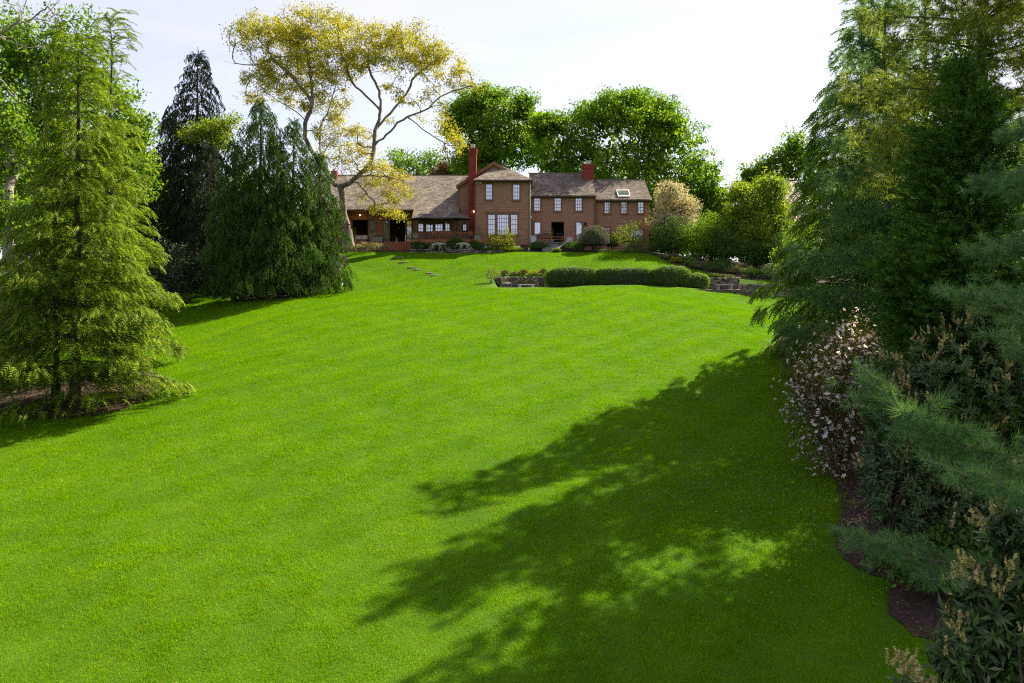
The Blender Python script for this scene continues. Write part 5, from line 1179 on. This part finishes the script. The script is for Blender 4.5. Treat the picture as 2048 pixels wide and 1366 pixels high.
# ================================================================ terrace: stones, hedge, furniture
def stone_mesh(seed):
    r = np.random.default_rng(seed); V = []; n = 3
    for x in (-.5, -.18, .18, .5):
        for y_, z_ in ((-.5, -.5), (-.5, 0), (-.5, .5), (.5, .5), (.5, -.5)):
            e_ = .88 if abs(x) == .5 else 1; V.append((x + r.normal(0, .03), y_ * e_ + r.normal(0, .05), z_ * e_ + r.normal(0, .05)))
    F = []
    for i in range(3):
        for j in range(5): F.append((i * 5 + j, i * 5 + (j + 1) % 5, (i + 1) * 5 + (j + 1) % 5, (i + 1) * 5 + j))
    F += [(4, 3, 2, 1, 0), (15, 16, 17, 18, 19)]
    me_ = bpy.data.meshes.new('stone'); me_.from_pydata([tuple(v) for v in V], [], F); me_.update(); return me_
def stone_mat_shared(m_):
    out_ = []
    for i in range(6): s = stone_mesh(200 + i); s.materials.append(m_); out_.append(s)
    return out_
m = M_STONE.copy(); m.name = 'wall_stone'   # each stone object its own tint
N, L = m.node_tree.nodes, m.node_tree.links
oi_ = N.new('ShaderNodeObjectInfo'); bs = [n for n in N if n.type == 'BSDF_PRINCIPLED'][0]; src = bs.inputs['Base Color'].links[0].from_socket
L.new(mixc(N, L, 1.0, src, ramp(N, L, oi_.outputs['Random'], [(0, (.45, .45, .45)), (.5, (.95, .9, .82)), (1, (1.45, 1.38, 1.25))]), 'MULTIPLY'), bs.inputs['Base Color'])
STONES = stone_mat_shared(m)
def stone_wall(label, pts, ztop, zbot, thick, seed, rh=.16, lmin=.3, lmax=.85, cap=False, kind='stone_wall'):
    """dry stone wall along a polyline; each stone a part, dark core behind"""
    rg_ = random.Random(seed); pts = [np.array(p, float) for p in pts]; seg = np.r_[0, np.cumsum([np.linalg.norm(b - a) for a, b in zip(pts, pts[1:])])]; tot = seg[-1]
    def at_(s):
        i = min(max(int(np.searchsorted(seg, s) - 1), 0), len(pts) - 2); u = (s - seg[i]) / (seg[i + 1] - seg[i]); d_ = (pts[i + 1] - pts[i]) / (seg[i + 1] - seg[i]); return pts[i] + (pts[i + 1] - pts[i]) * u, math.atan2(d_[1], d_[0])
    org = np.array((*at_(tot / 2)[0], zbot)); t = empty(kind, tuple(org)); tag(t, label, 'wall')
    core = MB(); ns = max(1, int(tot / .8))
    for i in range(ns):
        a, _ = at_(tot * i / ns); b, an = at_(tot * (i + 1) / ns - 1e-6); nv = np.array((-math.sin(an), math.cos(an))) * thick
        core.hexa([(*(a + nv * .25), zbot - .3), (*(b + nv * .25), zbot - .3), (*(b + nv), zbot - .3), (*(a + nv), zbot - .3), (*(a + nv * .25), ztop - .04), (*(b + nv * .25), ztop - .04), (*(b + nv), ztop - .04), (*(a + nv), ztop - .04)])
    core.v = [tuple(np.array(v) - org) for v in core.v]; core.build('core', M_SOIL, t)
    z = zbot
    while z < ztop - .05:
        h_ = rh * rg_.uniform(.75, 1.3); h_ = ztop - z if ztop - z - h_ < .08 else h_; s = rg_.uniform(-.3, 0)
        while s < tot:
            l = rg_.uniform(lmin, lmax); c = s + l / 2
            if 0 < c < tot:
                p, an = at_(c); nv = np.array((-math.sin(an), math.cos(an))); g_ = ground_z(p[0] - nv[0] * .3, p[1] - nv[1] * .3)
                if z + h_ > g_ - .02:
                    o = link('stone', STONES[rg_.randrange(6)], None, t, (*(p + nv * thick * .5 - org[:2]), z + h_ / 2 - org[2])); o.scale = (l * .97, thick * rg_.uniform(.95, 1.12), h_ * .95); o.rotation_euler = (rg_.uniform(-.03, .03), rg_.uniform(-.025, .025), an + rg_.uniform(-.04, .04))
            s += l
        z += h_
    return t
stone_wall('dry stone retaining wall at the right end of the terrace lip', [(PX(1378, 61.9), 61.95), (PX(1450, 61.9), 61.8), (PX(1545, 61.9), 61.95), (PX(1600, 62), 62.6)], 7.06, 5.6, .55, 5)
stone_wall('low stone wall behind the terrace next to the garden chair', [(TX0 - .1, TY1 - .65), (PX(1100, 66), TY1 - .65)], 8.1, 7.0, .75, 6, .15, .22, .5)
stone_wall('shaded stone wall behind the right end of the hedge', [(PX(1400, 66), TY1 - .65), (PX(1478, 66), TY1 - .65)], 8.05, 7.0, .75, 7, .15, .22, .55)
stone_wall('curved low stone wall at the far right of the terrace', [(PX(1478, 65), 65.2), (PX(1510, 65), 64.8), (PX(1545, 65), 64.9), (PX(1570, 66), 65.7)], 7.5, 7.0, .4, 8, .15, .25, .6)
stone_wall('low stone edging under the two big cat statues', [(PX(818, 74.6), 74.65), (PX(900, 74.6), 74.55), (PX(1002, 74.6), 74.65)], 10.66, 10.2, .55, 9, .14, .35, .9)
tl = MB(); tl.box(TX0 - .05, TX1, TY0 - .1, TY1 + .05, TZ - .02, TZ + .012); tag(tl.build('terrace_paving', M_SLATE), kind='structure')
tl = MB(); tl.box(PX(1100, 66) + .05, PX(1400, 66) - .05, TY1 - .5, TY1 + .2, 6.9, 8.05); w_ = tl.build('terrace_wall', M_STONE); tag(w_, 'plain stretch of terrace wall hidden behind the clipped hedge', 'wall')

def hedge(label, px0, px1, Y, hgt, dep, n, seed, sq=.82, base=TZ):
    rng = np.random.default_rng(seed); x0, x1 = PX(px0, Y), PX(px1, Y); c = np.array(((x0 + x1) / 2, Y, base)); t = empty('hedge', tuple(c)); tag(t, label, 'hedge', 'clipped hedge mounds on the terrace')
    def shape(d): s = np.sign(d) * np.abs(d) ** sq; return s * np.array(((x1 - x0) / 2, dep / 2, hgt / 2)) + np.array((0, 0, hgt / 2))
    d = unit(rng.normal(size=(n, 3))); v = shape(d); ph = rng.uniform(0, 6, 4)
    lump = .05 * np.sin(v[:, 0] * 4 + ph[0]) * np.sin(v[:, 2] * 4 + ph[1]) + .03 * np.sin(v[:, 0] * 9 + ph[2]) ; nn = unit(v - np.array((0, 0, hgt / 2)))
    v = v + nn * (lump + rng.normal(0, .025, n) + (rng.random(n) < .05) * rng.uniform(.02, .12, n))[:, None]; v = v[v[:, 2] > .02]
    VF = diamond(v, .075, rng, .15); link('foliage', np_mesh('foliage', VF[0], VF[1]), M_HEDGE, t)
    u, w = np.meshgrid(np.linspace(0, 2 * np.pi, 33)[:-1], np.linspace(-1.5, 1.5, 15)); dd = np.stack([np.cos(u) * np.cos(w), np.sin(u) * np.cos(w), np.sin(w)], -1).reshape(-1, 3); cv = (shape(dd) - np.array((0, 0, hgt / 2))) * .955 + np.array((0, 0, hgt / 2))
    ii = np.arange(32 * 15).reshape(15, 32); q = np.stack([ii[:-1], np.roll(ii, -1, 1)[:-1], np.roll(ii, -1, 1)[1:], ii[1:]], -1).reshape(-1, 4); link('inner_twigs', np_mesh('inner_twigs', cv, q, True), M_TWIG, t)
hedge('leftmost clipped hedge mound, rounded, next to the garden chair', 1088, 1204, 63.9, 1.86, 1.7, 9500, 301)
hedge('long flat topped middle section of the clipped hedge', 1182, 1322, 64.0, 1.80, 1.6, 10500, 302, .62)
hedge('tall rounded hedge mound right of the middle section', 1298, 1382, 63.8, 1.94, 1.7, 7500, 303)
hedge('lowest hedge mound at the right end of the row', 1358, 1418, 63.9, 1.35, 1.5, 4500, 304)
# garden chair, bench slabs
ch = chair('garden_chair', (PX(1013, 63.4), 63.4, TZ + .012), .5, 'weathered wooden garden chair on the terrace beside the stone wall', M_GREYW := surf_mat('weathered_wood', [(.3, (.16, .13, .085)), (.7, (.27, .23, .15))], 8, 4, .85, stretch=(1, 1, .3)), None, .62, True, M_CUSHW); ch['category'] = 'chair'
def bench(px0, px1, Y, label, mat):
    t = empty('stone_bench', (PX((px0 + px1) / 2, Y), Y, TZ + .012)); tag(t, label, 'bench'); w = (PX(px1, Y) - PX(px0, Y)) / 2
    MB().box(-w, w, -.22, .22, .36, .44).build('seat', mat, t, bevel=.015)
    for s in (-1, 1): MB().box(s * w * .75 - .09, s * w * .75 + .09, -.18, .18, 0, .358).build('leg', mat, t)
bench(1036, 1070, 64.6, 'pale stone bench by the planted terrace wall', M_LIGHTP); bench(1432, 1466, 64.8, 'grey stone bench at the right end of the terrace', M_PLANTER)
# plants on and over the terrace wall
for i, (px, Y, rx, h_, mt, lb) in enumerate(((984, 64.6, .62, 1.25, M_GREY, 'variegated corner shrub at the left end of the terrace wall'), (1010, 66.75, .36, .5, M_COPPER, 'reddish tuft first on top of the terrace wall'), (1030, 66.8, .5, .35, M_GREY, 'grey green trailing plant on the terrace wall'), (1047, 66.8, .36, .55, M_COPPER, 'reddish bronze tuft in the middle of the terrace wall'), (1068, 66.8, .5, .4, M_GOLD, 'golden low plant on the terrace wall'), (1087, 66.8, .4, .55, M_COPPER, 'bronze tuft against the hedge on the terrace wall'), (1052, 65.6, .7, .75, M_GREY, 'trailing plant hanging down the front of the terrace wall'), (1425, 66.7, .9, .35, M_LIME, 'sunlit lime edging plant above the shaded terrace wall'), (1452, 66.7, .8, .35, M_GREY, 'grey green plant spilling over the shaded terrace wall'))):
    x = PX(px, Y); z = max(GZ(x, Y), 8.0 if Y > 66.3 else TZ) - .04 if i != 6 else 7.2
    shrub('wall_plant', lb, 'plant', (x, Y, z), rx, .32, h_, 520, .085, mt, 320 + i, stems=6)

# ================================================================ stepping stones
for i, (px, py, w, d, lb) in enumerate(((797.7, 515, .95, .42, 'topmost stepping stone below the deck stairs'), (808, 525, .85, .42, 'second stepping stone down from the deck stairs'), (824, 535.5, .75, .42, 'third stepping stone down the lawn'), (837, 540, .8, .42, 'fourth stepping stone down the lawn'), (858.5, 547, .6, .4, 'fifth stepping stone, pale, down the lawn'), (868.5, 551.3, .7, .4, 'lowest pale stepping stone on the upper lawn'))):
    p = PG(px, py); r_g = random.Random(i); V0 = []
    for a in range(9): th = 6.283 * a / 9; V0.append((w / 2 * math.copysign(abs(math.cos(th)) ** .6, math.cos(th)) * r_g.uniform(.9, 1.05), d / 2 * math.copysign(abs(math.sin(th)) ** .6, math.sin(th)) * r_g.uniform(.9, 1.05)))
    mb = MB(); mb.add([(x, y_, -.12) for x, y_ in V0] + [(x, y_, .0) for x, y_ in V0] + [(x * .96, y_ * .96, .012) for x, y_ in V0], [tuple(range(9))[::-1]] + [(j, (j + 1) % 9, 9 + (j + 1) % 9, 9 + j) for j in range(9)] + [(9 + j, 9 + (j + 1) % 9, 18 + (j + 1) % 9, 18 + j) for j in range(9)] + [tuple(range(18, 27))])
    o = mb.build('stepping_stone', M_SLATE if i < 4 else M_STONE, None, (p[0], p[1], GZ(p[0], p[1]) + .045)); o.rotation_euler = (.08, 0, .15); tag(o, lb, 'stone', 'stepping stones on the upper lawn')
p = PG(676, 569); mb = MB(); mb.hexa([(-.36, -.3, -.1), (.3, -.3, -.1), (.4, .3, -.1), (-.22, .3, -.1), (-.36, -.3, .05), (.3, -.3, .05), (.4, .3, .05), (-.22, .3, .05)]); o = mb.build('stepping_stone', M_CAP, None, (p[0], p[1], GZ(p[0], p[1]) + .05), bevel=.02); o.rotation_euler = (.12, 0, .1); tag(o, 'lone pale flat stone in the grass near the weeping spruce', 'stone')

# ================================================================ big cat statues
M_STATUE = surf_mat('statue_stone', [(.3, (.20, .18, .155)), (.7, (.33, .30, .26))], 7, 6, .85, .35, 30)
def cat(label, loc, rz, flip):
    t = empty('cat_statue', loc, rz); tag(t, label, 'statue', 'big cat statues')
    J = [(-.42, 0, .64, .15), (-.12, 0, .66, .155), (.22, 0, .64, .16), (.40, 0, .65, .115), (.56, 0, .64, .105), (.67, 0, .60, .095), (.78, 0, .56, .055),
         (-.56, 0, .58, .07), (-.66, 0, .40, .04), (-.72, 0, .22, .035), (-.86, 0, .12, .035), (-.98, 0, .16, .03)]
    E = [(0, 1), (1, 2), (2, 3), (3, 4), (4, 5), (5, 6), (0, 7), (7, 8), (8, 9), (9, 10), (10, 11)]
    def leg(root, pts):
        last = root
        for q in pts: J.append(q); E.append((last, len(J) - 1)); last = len(J) - 1
    leg(2, [(.28, .10, .46, .095), (.38, .11, .26, .055), (.44, .11, .06, .045), (.51, .11, .035, .045)])
    leg(2, [(.22, -.10, .46, .095), (.20, -.11, .26, .055), (.14, -.11, .07, .045), (.21, -.11, .035, .045)])
    leg(0, [(-.36, .11, .46, .11), (-.28, .12, .34, .075), (-.44, .12, .19, .048), (-.42, .12, .06, .042), (-.35, .12, .035, .045)])
    leg(0, [(-.44, -.11, .46, .11), (-.42, -.12, .33, .075), (-.62, -.12, .20, .048), (-.66, -.12, .06, .042), (-.59, -.12, .035, .045)])
    me_ = bpy.data.meshes.new('body'); me_.from_pydata([j[:3] for j in J], E, []); me_.update(); o = link('body', me_, M_STATUE, t)
    sk_ = o.modifiers.new('skin', 'SKIN'); sk_.use_smooth_shade = True
    for v, j in zip(me_.skin_vertices[0].data, J): v.radius = (j[3], j[3])
    me_.skin_vertices[0].data[0].use_root = True
    ss_ = o.modifiers.new('smooth', 'SUBSURF'); ss_.levels = 2; ss_.render_levels = 2
    for s in (-1, 1): MB().lathe([(.035, 0), (.03, .03), (.004, .065)], (.60, s * .06, .685), 8).build('ear', M_STATUE, t, smooth=True)
    t.scale = (.96, .96, 1.02); return t
cat('stone big cat statue striding toward the house chimney, head lowered', (PX(875, 74.85), 74.85, 10.655), 0, False)
cat('stone big cat statue facing back toward the stairs, head level', (PX(928, 74.85), 74.85, 10.655), math.pi, True)

# ================================================================ planting round the house
def hs(name, label, px, Y, wpx, hpx, n, ls, mat, seed, clip=False, dy=.7, z=None, **k):
    x = PX(px, Y); s = Y / FPX; shrub(name, label, 'shrub', (x, Y, (GZ(x, Y) if z is None else z) - .04), wpx * s / 2, wpx * s / 2 * dy, hpx * s, n, ls, mat, seed, clip=clip, **k)
hs('clipped_shrub', 'large clipped round shrub in front of the middle and right wings', 1189, 75.6, 62, 54, 10000, .07, M_AZ, 401, True, .95, bumps=.015)
hs('clipped_shrub', 'smaller round shrub tucked behind the large clipped one', 1224, 77, 32, 36, 2600, .08, M_AZ, 402, True, .9, bumps=.03)
hs('golden_shrub', 'yellow leaved shrub before the triple window', 1003, 75.9, 72, 42, 2600, .11, M_GOLD, 403, bumps=.25, stems=16)
hs('foundation_shrub', 'dark green shrub under the deck edge by the stairs', 840, 75.4, 40, 22, 1500, .10, M_SHRUB, 404, dy=.18)
hs('foundation_shrub', 'dark green shrub behind the striding cat statue', 872, 75.4, 42, 22, 1500, .10, M_SHRUB, 405, dy=.17)
hs('foundation_shrub', 'tallest dark shrub below the deck rail', 912, 75.42, 46, 32, 2000, .10, M_SHRUB, 406, dy=.17)
hs('foundation_shrub', 'dark shrub at the end of the deck near the chimney', 948, 75.42, 36, 26, 1500, .10, M_SHRUB, 407, dy=.2)
hs('low_shrub', 'low bright shrub mound to the left of the deck stairs', 745, 75.6, 66, 18, 2600, .09, M_GREY, 408, bumps=.2, extra=('blossoms', M_WHITEB, 260, .09))
hs('low_shrub', 'low sunlit edging plant at the foot of the oak', 708, 75.2, 40, 15, 1400, .09, M_GREY, 409)
hs('low_shrub', 'small leafy plant at the stone edging end', 980, 75.3, 36, 13, 900, .09, M_SHRUB, 410)
hs('low_shrub', 'gold tinged low shrub below the basement windows', 1020, 75.4, 50, 14, 1500, .09, M_LIME, 411)
hs('foundation_shrub', 'dark clipped shrub at the foot of the patio wall', 1079, 76.6, 42, 20, 1900, .08, M_SHRUB, 412, True, .5)
hs('low_shrub', 'small golden ball shrub at the patio steps', 1113, 75.2, 18, 10, 700, .07, M_LIME, 413, True)
hs('ground_cover', 'dark green ground cover bank beside the patio steps', 1148, 76.3, 50, 22, 2200, .09, M_SHRUB, 414)
hs('low_shrub', 'low pale edging plant before the large clipped shrub', 1215, 74.6, 60, 9, 900, .08, M_GREY, 415)
hs('low_shrub', 'broad low shrub with pale leaf edges at the corner of the lawn', 1285, 75.2, 78, 20, 3000, .09, M_GREY, 416, bumps=.18)
hs('low_shrub', 'low leafy edging plant at the corner of the border', 1262, 74.0, 50, 10, 1000, .09, M_SHRUB, 417)
broadleaf('small_tree', 'young yellow green tree between clipped shrub and flowering dogwood', 'tree', at_ground(1262, 76.4), px_ells([(1270, 455, 18, 14), (1245, 470, 22, 16), (1262, 485, 26, 12), (1282, 478, 12, 14)], 76.4), 110, 2600, .12, M_LIME, M_DBARK, 418, .25, rt=.012)
for i, (px, Y, w, h_, mt, lb) in enumerate(((1345, 74.2, 80, 78, M_SHRUB, 'big dark evergreen below the flowering dogwood'), (1400, 73.2, 90, 86, M_MAPLE, 'broad green shrub in the middle of the border'), (1450, 72.2, 76, 80, M_SHRUB, 'dark shrub at the right of the border'), (1430, 75.0, 100, 100, M_MAPLE2, 'tall shrub with red tinted tips behind the border'), (1515, 71.8, 80, 60, M_SHRUB, 'shadowy layered shrub beside the hemlock'), (1570, 70.5, 80, 90, M_SHRUB, 'dense dark shrub behind the hemlock boughs'), (1605, 66, 110, 120, M_MAPLE, 'green shrub deep behind the hemlock and curved wall'), (1450, 77.5, 130, 46, M_SHRUB, 'low dark shrub filling the back of the border'), (1550, 77.5, 130, 50, M_SHRUB, 'low dark shrub under the pink blossoming tree'))):
    hs('border_shrub', lb, px, Y, w, h_, 6000, .15, mt, 430 + i, dy=.8, bumps=.16, group='shrub border on the right')
for i, (px, Y, w, h_, mt, lb) in enumerate(((1352, 71.3, 24, 14, M_GOLD, 'small golden grass mound at the lawn corner'), (1380, 70.4, 24, 14, M_LIME, 'second small golden mound lower in the border'), (1398, 69.2, 40, 18, M_GREY, 'grey green perennial clump in the border'), (1432, 68.6, 44, 20, M_SHRUB, 'leafy green perennial clump in the border'), (1470, 68.2, 46, 20, M_GREY, 'pale perennial clump above the shaded wall'), (1505, 67.8, 44, 22, M_SHRUB, 'green perennial clump above the curved wall'), (1340, 73.0, 50, 12, M_GREY, 'low silvery ground cover on the bank'), (1370, 72.0, 60, 16, M_SHRUB, 'dark ground cover on the bank under the shrubs'), (1440, 70.4, 70, 22, M_SHRUB, 'mid green perennials under the dark border shrubs'), (1540, 67.5, 50, 30, M_SHRUB, 'shaded fern-like clump next to the hemlock'))):
    hs('perennial', lb, px, Y, w, h_, 1300, .11, mt, 450 + i, dy=.7, bumps=.2)
# left side fill
for i, (px, Y, w, h_, mt, lb) in enumerate(((20, 36, 120, 230, M_GREY, 'pale olive bush at the left edge beside the golden cedar'), (-40, 33, 150, 150, M_SHRUB, 'dark bush low at the left edge'), (60, 42, 160, 180, M_MAPLE2, 'bright leafy understorey bush behind the golden cedar'), (300, 52, 120, 140, M_DSPRUCE, 'shadowy undergrowth bush between cedar and dark spruces'), (360, 58, 140, 120, M_DSPRUCE, 'dark undergrowth bush below the dark spruce'), (200, 55, 200, 180, M_SHRUB, 'deep green thicket behind the cedar trunks'), (440, 66, 160, 150, M_SPRUCE, 'dark thicket behind the weeping spruce'))):
    hs('understorey_bush', lb, px, Y, w, h_, 6500, .16 if Y > 40 else .11, mt, 470 + i, dy=.7, bumps=.2)
# ================================================================ planters
def planter(label, px, Y, z, w, d, h_, mat, plants, seed, round_=False):
    rng = np.random.default_rng(seed); t = empty('planter', (PX(px, Y), Y, z)); tag(t, label, 'planter')
    if round_: MB().lathe([(w * .32, 0), (w * .5, h_ * .45), (w * .42, h_ * .9), (w * .47, h_)], k=16).build('pot', mat, t, smooth=True)
    else: MB().hexa([(-w * .46, -d * .46, 0), (w * .46, -d * .46, 0), (w * .46, d * .46, 0), (-w * .46, d * .46, 0), (-w / 2, -d / 2, h_), (w / 2, -d / 2, h_), (w / 2, d / 2, h_), (-w / 2, d / 2, h_)]).build('pot', mat, t, bevel=.015)
    for nm, mt, n, hh, sz in plants:
        pos = np.c_[rng.uniform(-w * .5, w * .5, n), rng.uniform(-d * .5, d * .5, n), h_ + rng.random(n) ** 1.5 * hh]; VF = diamond(pos, sz, rng, .3); link(nm, np_mesh(nm, VF[0], VF[1]), mt, t)
    return t
planter('long grey window box with white flowers between the open doorways', 753, 79.6, DZ + .002, 1.25, .4, .5, M_PLANTER, [('foliage', M_SHRUB, 120, .3, .09), ('flowers', M_WFLOWER, 60, .38, .07)], 501)
planter('round dark pot at the corner of the deck rail', 830, 76.0, DZ + .002, .62, .62, .62, M_PLANTER, [('foliage', M_SHRUB, 120, .25, .1)], 502, True)
planter('grey pot with spiky grass at the chimney end of the deck', 955, 76.0, DZ + .002, .6, .6, .42, M_PLANTER, [('foliage', M_GREY, 160, .85, .1)], 503)
planter('pale planter of white flowers in the patio corner', 1067, 77.7, PT + .006, .55, .5, .5, M_LIGHTP, [('flowers', M_WFLOWER, 120, .18, .07)], 504)
planter('pale planter with red and white flowers on the patio', 1139, 77.7, PT + .006, .6, .5, .42, M_LIGHTP, [('flowers', M_WFLOWER, 70, .15, .07), ('red_flowers', M_RFLOWER, 60, .28, .07)], 505)
planter('slim pot with a tall leafy climber in the first open doorway', 709, 79.9, DZ + .002, .4, .4, .3, M_PLANTER, [('foliage', M_LIME, 170, 1.25, .13)], 506)
planter('slim pot with climbing green plant before the patio doorway', 1104, 78.0, PT + .006, .3, .3, .25, M_PLANTER, [('foliage', M_LIME, 110, 1.2, .11)], 507)

# ================================================================ far woodland closing the view behind house and trees
for i, (px, Y, top, w, mt, lb) in enumerate(((-60, 96, 260, 170, M_MAPLE, 'far woodland tree at the left margin'), (110, 104, 300, 180, M_MAPLE2, 'far woodland tree seen behind the golden cedar'), (290, 110, 320, 180, M_MAPLE, 'far woodland tree between cedar and dark spruces'), (480, 112, 330, 170, M_MAPLE2, 'far woodland tree hidden by the weeping spruce'), (1330, 112, 370, 120, M_MAPLE, 'far woodland tree right of the house'), (1430, 116, 380, 130, M_MAPLE2, 'far woodland tree behind the shrub border'), (1560, 118, 360, 170, M_MAPLE, 'far woodland tree behind the right-hand hemlock'), (1740, 110, 300, 200, M_MAPLE, 'far woodland tree behind the blue green pine'), (1930, 100, 260, 200, M_MAPLE2, 'far woodland tree behind the cryptomeria'), (2130, 92, 220, 200, M_MAPLE, 'far woodland tree at the right margin'))):
    bot = 520; h_ = (bot - top) / 2
    broadleaf('woodland_tree', lb, 'tree', (PX(px, Y), Y, 10.2), px_ells([(px, top + h_ * .7, w * .42, h_ * .7), (px - w * .25, top + h_ * 1.2, w * .36, h_ * .75), (px + w * .25, top + h_ * 1.15, w * .36, h_ * .75), (px, top + h_ * 1.6, w * .5, h_ * .45)], Y, .6), 150, 5500, .55, mt, M_DBARK, 600 + i, .9, core=900, group='far woodland')

# fallen petals on the grass round the flowering shrub
rng = np.random.default_rng(95); n = 1500; q = np.c_[rng.normal(8.0, 2.6, n), rng.normal(22.5, 2.6, n)]; q = q[(q[:, 0] < q[:, 1] * .62)]
pz = ground_z(q[:, 0], q[:, 1]) + .045; VF = diamond(np.c_[q, pz], .026, rng, .85); tag(link('fallen_petals', np_mesh('fallen_petals', VF[0], VF[1]), M_PINK), 'pale fallen petals strewn over the shaded grass', 'petals', kind='stuff')
n = 500; q = np.c_[rng.uniform(-16, 12, n), rng.uniform(13, 48, n)]; q = q[np.abs(q[:, 0]) < q[:, 1] * .62]
VF = diamond(np.c_[q, ground_z(q[:, 0], q[:, 1]) + .05], .05, rng, .8); tag(link('fallen_leaves', np_mesh('fallen_leaves', VF[0], VF[1]), M_GREY), 'few dry leaves lying scattered on the lawn', 'leaves', kind='stuff')
